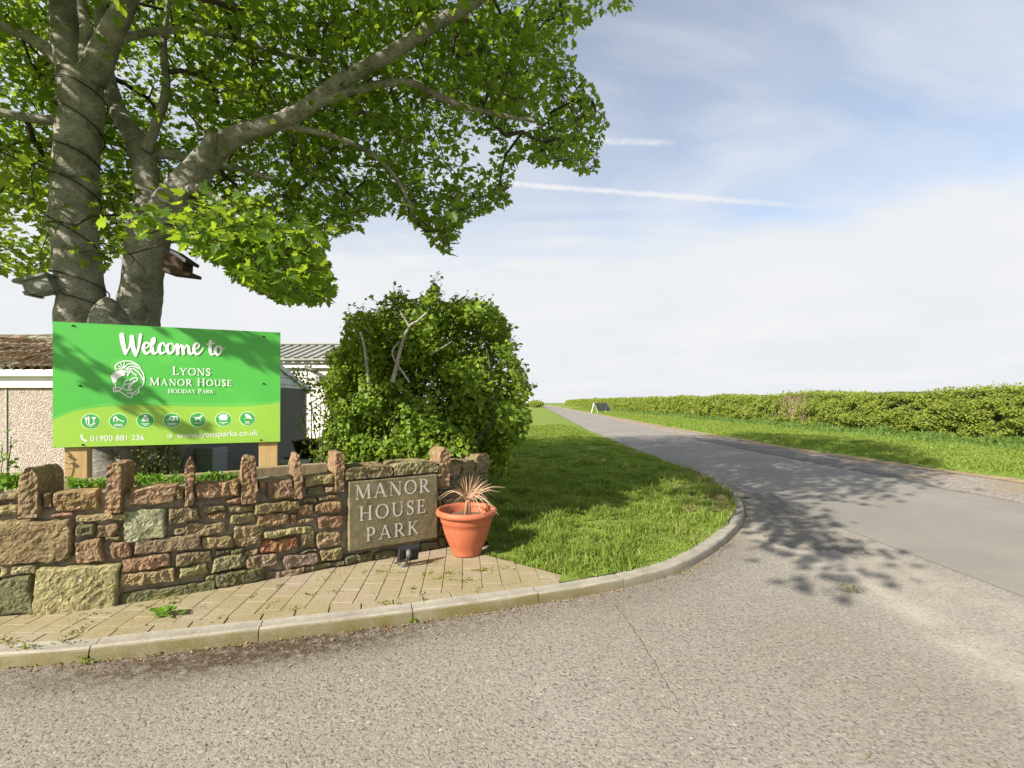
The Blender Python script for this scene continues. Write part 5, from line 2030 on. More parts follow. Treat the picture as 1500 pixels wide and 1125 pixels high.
limbpx = []
for P in list(BRP.values())[:3] + [BRP['right_mid'], BRP['left_low'], BRP['left_high'], BRP['fork_right'], BRP['fork_left']] + list(STEMS.values()):
    A = np.array(P)
    x, y, _ = project(A[:, :3])
    limbpx.append(np.stack([x, y, A[:, 1], A[:, 3] / A[:, 1] * F], 1))
limbpx = np.concatenate(limbpx)


def accept(P):
    px, py, ok = project(P)
    inside = ok & (px > -25) & (px < 1525) & (py > -25) & (py < 1150)
    keep = ~inside | in_poly(px, py, SIL)
    # gaps where the sky shows through
    for gx_, gy_, gr_ in GAPS:
        keep &= ~(inside & ((px - gx_) ** 2 + (py - gy_) ** 2 < (gr_ * 1.15) ** 2))
    # thinner in clumps
    nn = np.array([nz(p, 1.05) + 0.6 * nz(p, 2.6) for p in P])
    keep &= nn > np.where(inside, -0.05, -0.3)
    # leave the stems and big limbs in view
    for lx, ly, lY, lr in limbpx[::2]:
        keep &= ~(inside & (P[:, 1] < lY + 0.1) & ((px - lx) ** 2 + (py - ly) ** 2 < (lr * 1.05 + 22) ** 2) & (rng.random(len(P)) < 0.96))
    keep &= ~(inside & (P[:, 1] < 4.7) & (rng.random(len(P)) < 0.97))
    keep &= ~(inside & (P[:, 1] < 5.5) & (rng.random(len(P)) < 0.55))
    keep &= inside | ~blocks(P, 0.30)
    return keep, inside


CC, CR = np.array([-3.6, 6.0, 6.9]), np.array([6.2, 6.0, 4.9])
u = rand_unit(12000) * (rng.random(12000) ** (1 / 3.0))[:, None]
cand = CC + u * CR
cand = cand[cand[:, 2] > 2.6]
keep, ins = accept(cand)
cl_in, cl_out = cand[keep & ins], cand[keep & ~ins]
# the lower skirt of the crown
n = 7500
px, py = rng.uniform(-20, 950, n), rng.uniform(0, 450, n)
Yd = rng.uniform(5.0, 8.8, n)
low = np.stack([(px - HX) / F * Yd, Yd, EYE - (py - HY) / F * Yd], 1)
okl = (np.abs(low[:, 0] - TREE.x) < 7.2) & (low[:, 2] > 2.4) & (low[:, 2] < 8.5)
low = low[okl]
keep, ins = accept(low)
low = low[keep & ins]
print('low', len(low), len(cl_in))
# the near bough hanging over the sign's right end, and the sprays on the trunk
n = 260
px, py = rng.uniform(190, 490, n), rng.uniform(300, 448, n)
Yd = rng.uniform(3.5, 4.5, n)
nb = np.stack([(px - HX) / F * Yd, Yd, EYE - (py - HY) / F * Yd], 1)
NEAR = [(190, 345), (215, 318), (270, 305), (300, 292), (350, 300), (400, 330), (450, 345), (480, 375), (490, 440), (440, 446), (390, 438), (345, 405), (330, 386), (285, 370), (240, 345), (205, 352)]
nb = nb[in_poly(px, py, NEAR)]
spr = np.array([at(x, y, 5.0 + 0.1 * rng.random()) for x, y in ((190, 372), (205, 388), (180, 395), (150, 372), (130, 378), (120, 370), (165, 385), (212, 398), (70, 325), (78, 345), (110, 330))])
# cover for the shadow that falls over the lane and the verge
SHP = [(760, 640), (800, 622), (850, 636), (900, 648), (1000, 652), (1100, 656), (1250, 682), (1395, 712), (1200, 692), (1150, 712), (1150, 735), (1200, 790), (1275, 858), (1225, 850), (1140, 790), (1095, 742), (1060, 728), (960, 742), (860, 720), (790, 735), (730, 700)]
n = 9000
px, py = rng.uniform(720, 1400, n), rng.uniform(620, 860, n)
m_ = in_poly(px, py, SHP) & (rng.random(n) < np.clip(2.6 * ((655 - HY) / (py - HY)) ** 0.9, 0, 1))
px, py = px[m_], py[m_]
Yg = EYE * F / (py - HY)
G = np.stack([(px - HX) / F * Yg, Yg, np.zeros(len(px))], 1)
tt = rng.uniform(5.0, 17, len(px))
G = G - LD * tt[:, None]
e = (((G - CC) / (CR * np.array([1.12, 1.14, 1.1]))) ** 2).sum(1)
px2, py2, ok2 = project(G)
edge_tip = (Yg < 6.0) & (G[:, 2] > 3.2) & (G[:, 2] < 5.2)
G = G[(G[:, 2] > 3.0) & ((e < 1) | edge_tip)]
keep, ins = accept(G)
G = G[keep][:1200]
# two bough ends off to the left throw their shade across the sign
SH1 = [(79, 516), (100, 527), (120, 535), (128, 548), (150, 562), (170, 570), (195, 588), (215, 596), (240, 612), (262, 622), (95, 533)]
SH2 = [(288, 488), (310, 494), (330, 497), (352, 502), (372, 508), (390, 516), (404, 524), (398, 535), (380, 524), (356, 510), (408, 512), (384, 500)]
sg, sgb = [], []
for lst, t0 in ((SH1, 3.0), (SH2, 3.6)):
    path = []
    for x, y in lst:
        ux, uz = sgn_uv(x, y)
        p = np.array(sgn(ux, uz, 0)) - LD * (t0 + 0.25 * rng.random())
        sg.append(p)
        path.append(tuple(p))
    sgb.append(path)
sg = np.array(sg)

clusters = np.concatenate([cl_in, low, nb, spr, cl_out, G])
kindc = np.concatenate([np.zeros(len(cl_in)), np.zeros(len(low)), np.ones(len(nb)), np.full(len(spr), 3), np.full(len(cl_out), 2), np.full(len(G), 2)])
mxin = 2950
sel = np.ones(len(clusters), bool)
idx = np.where(kindc == 0)[0]
if len(idx) > mxin:
    sel[rng.choice(idx, len(idx) - mxin, replace=False)] = False
idx = np.where(kindc == 2)[0]
if len(idx) > 2300:
    sel[rng.choice(idx, len(idx) - 2300, replace=False)] = False
clusters, kindc = clusters[sel], kindc[sel]
print('clusters', len(clusters), [(k, int((kindc == k).sum())) for k in range(4)])

# leaves
POSs, NR, DR, SC = [], [], [], []
for c, k in zip(clusters, kindc):
    m = {0: 11, 1: 11, 2: 12, 3: 4}[int(k)]
    sp = {0: 0.15, 1: 0.12, 2: 0.22, 3: 0.07}[int(k)]
    p = c + rng.normal(0, 1, (m, 3)) * np.array([sp, sp, sp * 0.6])
    POSs.append(p)
    NR.append(np.array([0, -0.15, 0.75]) + rng.normal(0, 0.55, (m, 3)))
    d = (p - c) + np.array([0, 0, -0.06]) + rng.normal(0, 0.08, (m, 3))
    DR.append(d)
    SC.append(rng.uniform(0.055, 0.12, m) * {0: 1.0, 1: 0.92, 2: 1.35, 3: 0.9}[int(k)])
for c in sg:
    m = 8
    POSs.append(c + rng.normal(0, 0.05, (m, 3)))
    NR.append(rng.normal(0, 1, (m, 3)))
    DR.append(rng.normal(0, 1, (m, 3)))
    SC.append(rng.uniform(0.06, 0.11, m))
POSs, NR, DR, SC = map(np.concatenate, (POSs, NR, DR, SC))
px, py, ok = project(POSs)
inside = ok & (px > -25) & (px < 1525) & (py > -25) & (py < 1150)
good = ~inside | in_poly(px, py, SIL) | (rng.random(len(px)) < 0.0)
good &= ~(inside & (py > 385) & (px > 235) & (px < 335))
good &= inside | ~blocks(POSs, 0.10) | (np.arange(len(px)) >= len(px) - 8 * len(sg))
SC = np.where(inside, np.minimum(SC, 0.125), SC)
good &= ~(inside & (POSs[:, 1] < 3.3))
POSs, NR, DR, SC = POSs[good], NR[good], DR[good], SC[good]
print('leaves', len(POSs))
put('crown', scatter('crown', *LOBED, POSs, NR, DR, SC), MAT['sycamore'], tree)

# twigs: every cluster joins the nearest wood already there
nodes = []
par = []
for P in list(BRP.values()):
    for p in P:
        nodes.append(np.array(p[:3]))
        par.append(p[3])
allc, allk = clusters, kindc
N0 = len(nodes)
buf = np.zeros((len(nodes) + len(allc) * 3 + 10, 3))
buf[:len(nodes)] = nodes
cnt = len(nodes)
parent = {}
d0 = np.min(((allc[:, None] - buf[None, :N0]) ** 2).sum(2), 1)
seg = []
for i in np.argsort(d0):
    c = allc[i]
    dd = ((buf[:cnt] - c) ** 2).sum(1)
    # prefer wood that lies towards the trunk
    j = int(np.argmin(dd))
    a = buf[j].copy()
    L = math.sqrt(dd[j])
    m1 = a + (c - a) * 0.5 + rng.normal(0, 0.05, 3) * min(1, L) + np.array([0, 0, 0.06 * L])
    k1, k2 = cnt, cnt + 1
    buf[k1], buf[k2] = m1, c
    cnt += 2
    parent[k1], parent[k2] = j, k1
load = np.zeros(cnt)
trad = np.zeros(cnt)
for k in range(cnt - 1, N0 - 1, -1):
    load[k] += 1
    if parent[k] >= N0:
        load[parent[k]] += load[k]
mb = MB()
for k in range(N0, cnt, 2):
    j = parent[k]
    top = par[j] * 0.9 if j < N0 else trad[j]
    r0 = min(0.030, 0.004 + 0.0022 * math.sqrt(load[k]), max(0.004, top))
    r1 = min(r0, 0.003 + 0.0020 * math.sqrt(load[k + 1] - 1))
    trad[k], trad[k + 1] = (r0 + r1) / 2, r1
    mid_ = (buf[j] + buf[k + 1])[None] / 2
    qx, qy, qo = project(mid_)
    if mid_[0, 1] < 5.0 and -40 < qx[0] < 1540 and -40 < qy[0] < 1150 and not (qx[0] > 190 and qy[0] > 270):
        continue
    mb.tube([buf[j], buf[k], buf[k + 1]], [r0, (r0 + r1) / 2, r1], 5, True)
for k_, path in enumerate(sgb):
    o_ = sorted(path, key=lambda p: p[0])
    root_ = at(-300, 60, 4.6)
    mb.tube(crom([tuple(root_), tuple(Vector(o_[0]).lerp(root_, 0.45) + Vector((-0.5, 0, 0.3)))] + o_[::4] + o_[-1:], 5), 0.011, 5, True)
mb.build('twigs', MAT['twig'], tree, True)

# string-light cable wound round the left stem
P = np.array(STEMS['stem_left'])
mb, pts = MB(), []
turns = [(170, 0), (150, 1), (215, 2), (252, 3), (305, 4), (400, 5), (434, 6), (455, 7)]
x, y, _ = project(P[:, :3])
for t in np.linspace(0, 7, 300):
    yy = np.interp(t, [q[1] for q in turns], [125, 152, 215, 254, 306, 400, 434, 458])
    i = int(np.argmin(np.abs(y - yy)))
    k = np.interp(yy, y[::-1], np.arange(len(y))[::-1])
    i0 = int(k)
    p = P[i0] + (P[min(i0 + 1, len(P) - 1)] - P[i0]) * (k - i0)
    a = 2 * math.pi * t + 2.6
    r = p[3] * 1.075 + 0.012
    pts.append((p[0] + r * math.cos(a), p[1] + r * math.sin(a), p[2] - 0.04 * math.sin(a + 0.5)))
mb.tube(pts, 0.0075, 6)
tag(mb.build('light_cable', MAT['cable'], None, True), 'thin black cable wound in turns round the left tree stem', 'cable')

# nest boxes
nb1 = empty('nest_box', at(60, 430, 5.3), 'tilted grey nest box on the left side of the tree', 'nest box', 'nest boxes on the tree')


def outline(pts, Y):
    return [at(x, y, Y) for x, y in pts]


MB().prism(outline([(30, 411.5), (66, 402), (78, 423.5), (38, 431.5)], 5.22), (0, 1, 0), 0.16).build('box_body', MAT['nestbox'], nb1, False, 0.004)
MB().prism(outline([(16, 410.5), (19, 408), (65, 398.2), (68, 401), (30, 411.2), (18, 414)], 5.19), (0, 1, 0), 0.21).build('lid', MAT['nestbox'], nb1, False, 0.003)
MB().prism(outline([(32, 427), (37, 426), (42, 432.2), (36, 432.5)], 5.21), (0, 1, 0), 0.18).build('perch', MAT['nestbox'], nb1)
MB().tube([at(78, 424, 5.3), at(90, 430, 5.25)], 0.012, 6).build('bracket', MAT['alu'], nb1)
nb2 = empty('nest_box', at(255, 400, 5.55), 'brown nest box with sloping lid on the right tree stem', 'nest box', 'nest boxes on the tree')
MB().prism(outline([(238, 371), (246, 368), (268, 383), (267, 400), (238, 396.5)], 5.50), (0, 1, 0), 0.18).build('box_body', MAT['nestbox_brown'], nb2, False, 0.004)
MB().prism(outline([(243, 366), (247, 362.5), (272.5, 380), (270.5, 384.5)], 5.47), (0, 1, 0), 0.24).build('lid', MAT['dark'], nb2)
MB().prism(outline([(240, 396.8), (268, 397.5), (279, 398.8), (278.5, 403.5), (262, 401.5), (240, 398.8)], 5.49), (0, 1, 0), 0.20).build('floor_board', MAT['nestbox_brown'], nb2)

# ------------------------------------------------------------------ the thorn bush behind the wall
BC = Vector((-1.15, 6.1, 0.0))
bush = empty('thorn_bush', BC, 'large bushy hawthorn with bright leaf sprays standing behind the plaque wall', 'bush')
BSIL = [(462, 690), (472, 650), (486, 610), (478, 580), (470, 560), (486, 545), (482, 520), (500, 508), (508, 470), (530, 458), (548, 464), (565, 434), (585, 430), (605, 442), (622, 434), (634, 416), (642, 438), (660, 446), (690, 440), (718, 446), (736, 462), (746, 490), (748, 520), (760, 535),
        (768, 550), (778, 570), (770, 582), (768, 600), (776, 616), (762, 640), (752, 662), (740, 690), (720, 690), (690, 672), (650, 668), (600, 672), (560, 668), (500, 690)]
n = 120000
px, py = rng.uniform(455, 785, n), rng.uniform(412, 692, n)
Yd = rng.uniform(5.0, 7.3, n)
P = np.stack([(px - HX) / F * Yd, Yd, EYE - (py - HY) / F * Yd], 1)
q = (P - np.array([BC.x, 6.1, 1.35])) / np.array([1.65, 1.2, 1.75])
rr = np.sqrt((q ** 2).sum(1))
lump = np.array([nz(p, 2.1) + 0.55 * nz(p, 5.0) for p in P])
k = in_poly(px, py, BSIL) & (rr < 1.0 + 0.34 * lump) & (rr > 0.36) & (lump > -0.06 + 0.45 * np.clip(0.75 - rr, 0, 1)) & (P[:, 2] > 0.15)
P = P[k]
n = 60000
px, py = rng.uniform(465, 775, n), rng.uniform(425, 690, n)
Yd = rng.uniform(5.2, 7.2, n)
Pi = np.stack([(px - HX) / F * Yd, Yd, EYE - (py - HY) / F * Yd], 1)
qi = (Pi - np.array([BC.x, 6.1, 1.35])) / np.array([1.65, 1.2, 1.75])
ri = np.sqrt((qi ** 2).sum(1))
Pi = Pi[in_poly(px, py, BSIL) & (ri > 0.3) & (ri < 0.82) & (Pi[:, 2] > 0.15)][:15000]
P = np.concatenate([P, Pi])
# bright sprigs along the wall top
n = 1700
px, py = rng.uniform(505, 650, n), rng.uniform(648, 684, n)
sx = np.sin(px * 0.11) * 6
Yd = rng.uniform(4.95, 5.4, n)
P2 = np.stack([(px - HX) / F * Yd, Yd, EYE - (py + np.abs(sx) - 6 - HY) / F * Yd], 1)
P2 = P2[(np.array([nz(p, 5) for p in P2]) > -0.05) & (P2[:, 2] > 0.93)]
P = np.concatenate([P, P2])
# loose shoots standing out of the outline
shoots, edge_ = [], crom(BSIL[5:33], 5)
for _ in range(130):
    ex, ey = edge_[int(rng.integers(0, len(edge_)))]
    s0_ = at(ex + (600 - ex) * 0.06, ey + 12, rng.uniform(5.4, 6.7))
    d_ = Vector((np.sign(ex - 610) * rng.uniform(0.0, 0.7) + rng.normal(0, .2), rng.normal(0, .3), rng.uniform(0.3, 1.0))).normalized()
    L_ = rng.uniform(0.10, 0.27)
    m_ = s0_ + d_ * L_ * 0.5 + Vector((0, 0, 0.02))
    e_ = s0_ + d_ * L_
    shoots.append([s0_, m_, e_])
    for t in np.linspace(0.05, 1, int(L_ / 0.02)):
        P2 = np.concatenate([P2, (np.array(s0_ + (e_ - s0_) * t) + rng.normal(0, 0.016, 3))[None]])
P = np.concatenate([P, P2[-0:]]) if False else np.concatenate([P, P2[len(P2) - sum(int((q[2] - q[0]).length / 0.02) for q in shoots):]])
q = (P - np.array([BC.x, 6.2, 1.3]))
q /= np.linalg.norm(q, axis=1, keepdims=True)
nr = q * 0.55 + np.array([-0.2, -0.25, 0.45]) + rng.normal(0, 0.6, P.shape)
print('bush leaves', len(P))
put('foliage', scatter('foliage', *KITE, P, nr, q * 0.4 + rng.normal(0, 0.7, P.shape), np.where(rng.random(len(P)) < 0.35, rng.uniform(0.06, 0.092, len(P)), rng.uniform(0.03, 0.062, len(P)))), MAT['bush'], bush)
mt = MB()
for i in range(60):
    a = rng.uniform(0, 6.28)
    b0 = Vector((BC.x + 0.55 * math.cos(a) * rng.random(), 6.1 + 0.5 * math.sin(a) * rng.random(), 0.0))
    x, y = rng.uniform(490, 755), rng.uniform(440, 620)
    if not in_poly([x], [y], BSIL)[0]:
        continue
    e = at(x, y, rng.uniform(5.2, 7.0))
    m1 = b0.lerp(e, 0.45) + Vector(rng.normal(0, 0.12, 3))
    m2 = b0.lerp(e, 0.75) + Vector(rng.normal(0, 0.14, 3))
    mt.tube(crom([b0, m1, m2, e], 5), list(np.linspace(0.028, 0.005, 16)), 6, False)
for s_ in shoots:
    mt.tube(s_, [0.005, 0.004, 0.002], 4, False)
mt.build('twigs', MAT['twig'], bush, True)
mb = MB()
bare = [[(575, 560, 5.0, 9), (590, 500, 5.0, 7), (600, 478, 5.0, 6), (612, 470, 5.0, 5), (625, 458, 4.98, 4)], [(600, 478, 5.0, 5), (592, 466, 5.0, 4), (586, 455, 5.0, 3)], [(540, 560, 5.05, 6), (534, 510, 5.0, 6), (528, 486, 5.0, 5)], [(600, 560, 5.0, 4), (575, 520, 5, 4), (585, 500, 5, 3)], [(630, 520, 5.0, 3), (650, 508, 4.95, 3), (662, 500, 4.95, 2)]]
for sp in bare:
    L_ = limb_pts([(a, b, c, d * 0.38) for a, b, c, d in sp], 5)
    mb.tube([p[:3] for p in L_], [p[3] for p in L_], 7, False)
mb.build('stems', MAT['bark'], bush, True)

# thin sapling to its left
sap = empty('sapling', at(470, 690, 5.0), 'thin sparse sapling with few leaves left of the big bush', 'sapling')
mb, lp = MB(), []
for (x0, x1, yt) in ((468, 452, 560), (470, 462, 545), (473, 480, 580), (476, 492, 600), (466, 440, 600), (472, 470, 590), (478, 486, 560)):
    a = at(x0, 700, 5.05)
    e = at(x1, yt, rng.uniform(4.9, 5.4))
    m1 = a.lerp(e, 0.5) + Vector(rng.normal(0, 0.03, 3))
    P_ = crom([a, m1, e], 6)
    mb.tube(P_, list(np.linspace(0.008, 0.003, len(P_))), 5, False)
    for q in P_[3:]:
        for _ in range(9):
            lp.append(np.array(q) + rng.normal(0, 0.06, 3))
for x, y in ((437, 555), (443, 548), (450, 560), (458, 570), (430, 548), (468, 566), (480, 556), (486, 566), (447, 565)):
    for _ in range(14):
        lp.append(np.array(at(x, y, 5.1)) + rng.normal(0, 0.035, 3))
mb.build('stems', MAT['twig'], sap, True)
lp = np.array(lp)
put('foliage', scatter('foliage', *KITE, lp, rng.normal(0, 0.6, lp.shape) + [0, -.3, .5], rng.normal(0, 1, lp.shape), rng.uniform(0.03, 0.05, len(lp))), MAT['bush'], sap)

# clipped shrub under the sign
n = 7000
px, py = rng.uniform(120, 262, n), rng.uniform(600, 700, n)
Yd = rng.uniform(5.3, 6.3, n)
P = np.stack([(px - HX) / F * Yd, Yd, EYE - (py - HY) / F * Yd], 1)
P = P[(np.array([nz(p, 4) for p in P]) > -0.15)]
shr = empty('box_shrub', (-4.5, 5.8, 0), 'olive green clipped shrub growing under the welcome sign', 'shrub')
put('foliage', scatter('foliage', *KITE, P, rng.normal(0, 0.8, P.shape) + [-.3, -.4, .4], rng.normal(0, 1, P.shape), rng.uniform(0.025, 0.045, len(P))), MAT['box_leaf'], shr)
mb = MB()
for i in range(14):
    mb.tube([(-4.5 + rng.normal(0, .2), 5.8, 0), (-4.5 + rng.normal(0, .45), 5.8 + rng.normal(0, .2), 1.3)], [0.02, 0.006], 5, False)
mb.build('stems', MAT['twig'], shr)

# ------------------------------------------------------------------ far hedge along the lane
def hedge_x(y):
    return lane_r(y) + 8.0


hed = empty('hedge', (hedge_x(40), 40, 0.1), 'long trimmed hawthorn hedge running beside the lane on the right', 'hedge')
n = 150000
yy = np.exp(rng.uniform(math.log(12.0), math.log(230.0), n))
hx = np.array([hedge_x(y) for y in yy])
topz = 1.82 + 0.10 * np.sin(yy * 0.55) + 0.0035 * np.minimum(yy, 160)
tt = rng.random(n)
topface = rng.random(n) < 0.22
zf = 0.15 + (topz - 0.15) * tt
bulge = 0.35 * np.sin(np.pi * np.clip(zf / topz, 0, 1)) ** 0.7
clump = np.array([nz((y * 1.35, z * 1.9, 0)) + 0.6 * nz((y * 3.4, z * 4.2, 2)) for y, z in zip(yy, zf)])
xx = hx - bulge - 0.42 * clump + rng.uniform(0, 0.16, n)
zz_ = zf.copy()
xx[topface] = hx[topface] + rng.uniform(-0.2, 1.5, topface.sum())
zz_[topface] = topz[topface] + 0.20 * clump[topface] + rng.uniform(-0.1, 0.05, topface.sum())
spike = topface & (rng.random(n) < 0.08)
zz_[spike] += np.minimum(0.16, rng.exponential(0.05, spike.sum()))
keepm = (clump > -0.33) | topface
# a thin patch where bare stems show
dead = (~topface) & (np.abs(yy - 26.5) < 1.7) & (rng.random(n) < 0.62) & (zf > 0.7)
keepm &= ~dead
P = np.stack([xx, yy, zz_], 1)[keepm]
nr = np.array([-0.55, -0.35, 0.55]) + rng.normal(0, 0.65, P.shape)
sc = (0.045 + 0.0019 * P[:, 1]) * rng.uniform(0.75, 1.3, len(P))
put('foliage', scatter('foliage', *KITE, P, nr, rng.normal(0, 1, P.shape) + [0, 0, 0.4], sc), MAT['hedge'], hed)
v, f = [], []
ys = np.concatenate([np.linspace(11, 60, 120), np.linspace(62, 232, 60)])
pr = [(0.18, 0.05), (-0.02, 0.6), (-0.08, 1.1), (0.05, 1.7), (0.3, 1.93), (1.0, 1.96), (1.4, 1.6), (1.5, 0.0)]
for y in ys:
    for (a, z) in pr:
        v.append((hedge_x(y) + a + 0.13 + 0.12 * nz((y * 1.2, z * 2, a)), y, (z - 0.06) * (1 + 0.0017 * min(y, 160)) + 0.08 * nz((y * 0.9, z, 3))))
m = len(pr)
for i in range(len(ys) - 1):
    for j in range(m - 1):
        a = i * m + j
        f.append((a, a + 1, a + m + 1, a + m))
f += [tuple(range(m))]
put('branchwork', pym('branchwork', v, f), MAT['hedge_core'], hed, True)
mb = MB()
for i in range(150):
    y = 26.5 + rng.normal(0, 0.9)
    x = hedge_x(y) - 0.15 + rng.uniform(-0.2, 0.25)
    z0 = rng.uniform(0.4, 1.0)
    mb.tube([(x, y, z0), (x + rng.normal(0, .1), y + rng.normal(0, .12), z0 + 0.6), (x + rng.normal(0, .2), y + rng.normal(0, .25), min(2.1, z0 + rng.uniform(0.8, 1.3)))], [0.014, 0.011, 0.006], 4, False)
mb.build('bare_stems', MAT['sleeper'], hed)
# small clump on the other side of the lane, far off, and a bush beyond the hedge
for (x0, Y0, w, h, lab, cat, nm_) in (((785 - HX) / F * 150, 150, 5.2, 2.3, 'distant low hedge left of the lane near the horizon', 'hedge', 'distant_hedge'), ((866 - HX) / F * 190 + 3.5, 200, 3.0, 3.6, 'distant rounded bush rising just above the hedge line', 'bush', 'distant_bush')):
    n = 1500
    P = rand_unit(n) * (rng.random(n) ** 0.4)[:, None] * np.array([w / 2, 6, h / 2]) + np.array([x0, Y0, h / 2])
    P[:, 2] += 0.3 * np.array([nz(p, 0.8) for p in P])
    o = put(nm_, scatter(nm_, *KITE, P, rng.normal(0, 0.7, P.shape) + [-.3, -.4, .4], rng.normal(0, 1, P.shape), rng.uniform(0.3, 0.55, n)), MAT['hedge'])
    tag(o, lab, cat)

# ------------------------------------------------------------------ grass, weeds, leaf litter
def blades(name, XY, zfun, h, w, lean, mat, label_kind='stuff'):
    n = len(XY)
    ang = rng.uniform(0, 2 * math.pi, n)
    ld = rng.uniform(0, 2 * math.pi, n)
    ll = rng.uniform(0.1, 1.0, n) * lean * h
    bx, by = np.cos(ang), np.sin(ang)
    lx, ly = np.cos(ld) * ll, np.sin(ld) * ll
    z0 = zfun
    x, y = XY[:, 0], XY[:, 1]
    V = np.zeros((n, 5, 3))
    V[:, 0] = np.stack([x - bx * w, y - by * w, z0], 1)
    V[:, 1] = np.stack([x + bx * w, y + by * w, z0], 1)
    V[:, 2] = np.stack([x + bx * w * .8 + lx * .35, y + by * w * .8 + ly * .35, z0 + h * .6], 1)
    V[:, 3] = np.stack([x - bx * w * .8 + lx * .35, y - by * w * .8 + ly * .35, z0 + h * .6], 1)
    V[:, 4] = np.stack([x + lx, y + ly, z0 + h * (1 - 0.35 * np.minimum(1, ll / (h + 1e-6)))], 1)
    q = np.array([[0, 1, 2, 3], [3, 2, 4, 4]])
    Vt = V.reshape(-1, 3)
    b = (np.arange(n) * 5)[:, None]
    tri = np.concatenate([b + np.array([0, 1, 2]), b + np.array([0, 2, 3]), b + np.array([3, 2, 4])])
    me = fast_mesh(name, Vt, tri)
    o = put(name, me, mat)
    o['kind'] = label_kind
    return o


# near verge
n = 330000
yy = 1.0 / rng.uniform(1 / 34.0, 1 / 3.7, n) if False else np.exp(rng.uniform(math.log(3.7), math.log(30), n))
xx = rng.uniform(-1.6, 4.6, n)
ok = verge_in(xx, yy)
xx, yy = xx[ok], yy[ok]
cl_ = np.array([nz((x * 1.7, y * 1.7, 7)) + 0.7 * nz((x * 4.5, y * 4.5, 9)) for x, y in zip(xx, yy)])
worn = np.array([nz((x * 1.1, y * 1.1, 17)) for x, y in zip(xx, yy)])
dke = np.sqrt(((np.stack([xx, yy], 1)[:, None] - np.array(VERGE_POLY)[None, ::2]) ** 2).sum(2)).min(1)
short = np.clip(dke / 0.55 + 0.1, 0.3, 1.0)
short = np.where(yy > 9, np.clip((4.0 - xx) / 0.6, 0.25, 1), short)
hh = (0.04 + 0.105 * np.clip(cl_ + 0.25, 0, 1.4)) * short * rng.uniform(0.6, 1.3, len(xx))
keepg = (cl_ > -0.55) & (rng.random(len(xx)) < 0.55 + 0.45 * short)
xx, yy, hh = xx[keepg], yy[keepg], hh[keepg]
zz2 = np.array([nverge_z(x, y) - 0.02 for x, y in zip(xx, yy)])
print('near blades', len(xx))
blades('grass', np.stack([xx, yy], 1), zz2, hh, 0.0022 + 0.0007 * yy, 0.9, MAT['grass'])
sel_ = (cl_[keepg] > 0.18) & (yy < 11) & (rng.random(len(xx)) < 0.10)
blades('tall_grass', np.stack([xx, yy], 1)[sel_], zz2[sel_], rng.uniform(0.12, 0.21, sel_.sum()), 0.0022 + 0.0006 * yy[sel_], 1.1, MAT['grass'])
# worn dry tip of the verge by the lane
nd = 5200
q_ = np.array([tuple(gnd(x, y))[:2] for x, y in zip(rng.uniform(985, 1100, nd), rng.uniform(690, 765, nd))])
q_ = q_[verge_in(q_[:, 0], q_[:, 1])]
blades('dry_grass', q_, np.array([nverge_z(x, y) - 0.02 for x, y in q_]), rng.uniform(0.03, 0.085, len(q_)), 0.0022 + 0.0007 * q_[:, 1], 1.4, MAT['dry_grass'])
sp_ = np.array([nz((x * 2.3, y * 2.3, 77)) for x, y in zip(xx, yy)])
ds_ = (sp_ > 0.22) & (rng.random(len(xx)) < 0.06) & (yy < 14)
blades('dry_grass', np.stack([xx, yy], 1)[ds_], zz2[ds_], rng.uniform(0.05, 0.11, ds_.sum()), 0.002 + 0.0006 * yy[ds_], 1.5, MAT['dry_grass'])
# far verge, short near the lane and rank under the hedge
n = 150000
yy = np.exp(rng.uniform(math.log(6.5), math.log(120), n))
t = rng.random(n) ** 0.85
x0 = np.array([gr(y) + 0.36 for y in yy])
x1 = np.array([hedge_x(y) - 0.1 for y in yy])
xx = x0 + (x1 - x0) * t
cl_ = np.array([nz((x * 0.9, y * 0.9, 27)) for x, y in zip(xx, yy)])
hh = (0.07 + 0.06 * np.clip(cl_ + 0.4, 0, 1)) * rng.uniform(0.6, 1.3, n) * np.clip((xx - x0) / 0.5 + 0.3, 0.3, 1)
zz2 = np.array([verge_z(x, y) for x, y in zip(xx, yy)])
blades('grass', np.stack([xx, yy], 1), zz2, hh, 0.0025 + 0.0011 * yy, 0.9, MAT['grass'])
n = 60000
yy = np.exp(rng.uniform(math.log(9), math.log(130), n))
x1 = np.array([hedge_x(y) for y in yy])
xx = x1 - np.abs(rng.normal(0, 0.75, n)) + 0.25
cl_ = np.array([nz((x * 0.8, y * 0.8, 37)) + 0.5 * nz((x * 2.5, y * 2.5, 39)) for x, y in zip(xx, yy)])
hh = np.clip(0.30 + 0.32 * cl_, 0.08, 0.75) * rng.uniform(0.6, 1.2, n) * np.clip(1.25 - (x1 - xx) / 2.2, 0.2, 1)
zz2 = np.array([verge_z(x, y) for x, y in zip(xx, yy)])
blades('long_grass', np.stack([xx, yy], 1), zz2, hh, 0.005 + 0.0012 * yy, 0.75, MAT['grass_long'])

# greenery in the raised bed behind the wall top
def leaf_patch(name, boxes, dens, size, mat, label=None, cat=None, group=None, kind=None, up=0.6):
    P = []
    for (xa, xb, ya, yb, off) in boxes:
        for _ in range(int((xb - xa) * dens)):
            px_, py_ = rng.uniform(xa, xb), rng.uniform(ya, yb)
            s, Y = wall_hit(px_)
            P.append(at(px_, py_, Y + 0.42 + rng.uniform(0, off)))
    P = np.array(P)
    P = P[np.array([nz(p, 9) for p in P]) > -0.15]
    o = put(name, scatter(name, *KITE, P, rng.normal(0, 0.6, P.shape) + [0, -.3, up], rng.normal(0, 1, P.shape), rng.uniform(*size, len(P))), mat)
    return tag(o, label, cat, group, kind)


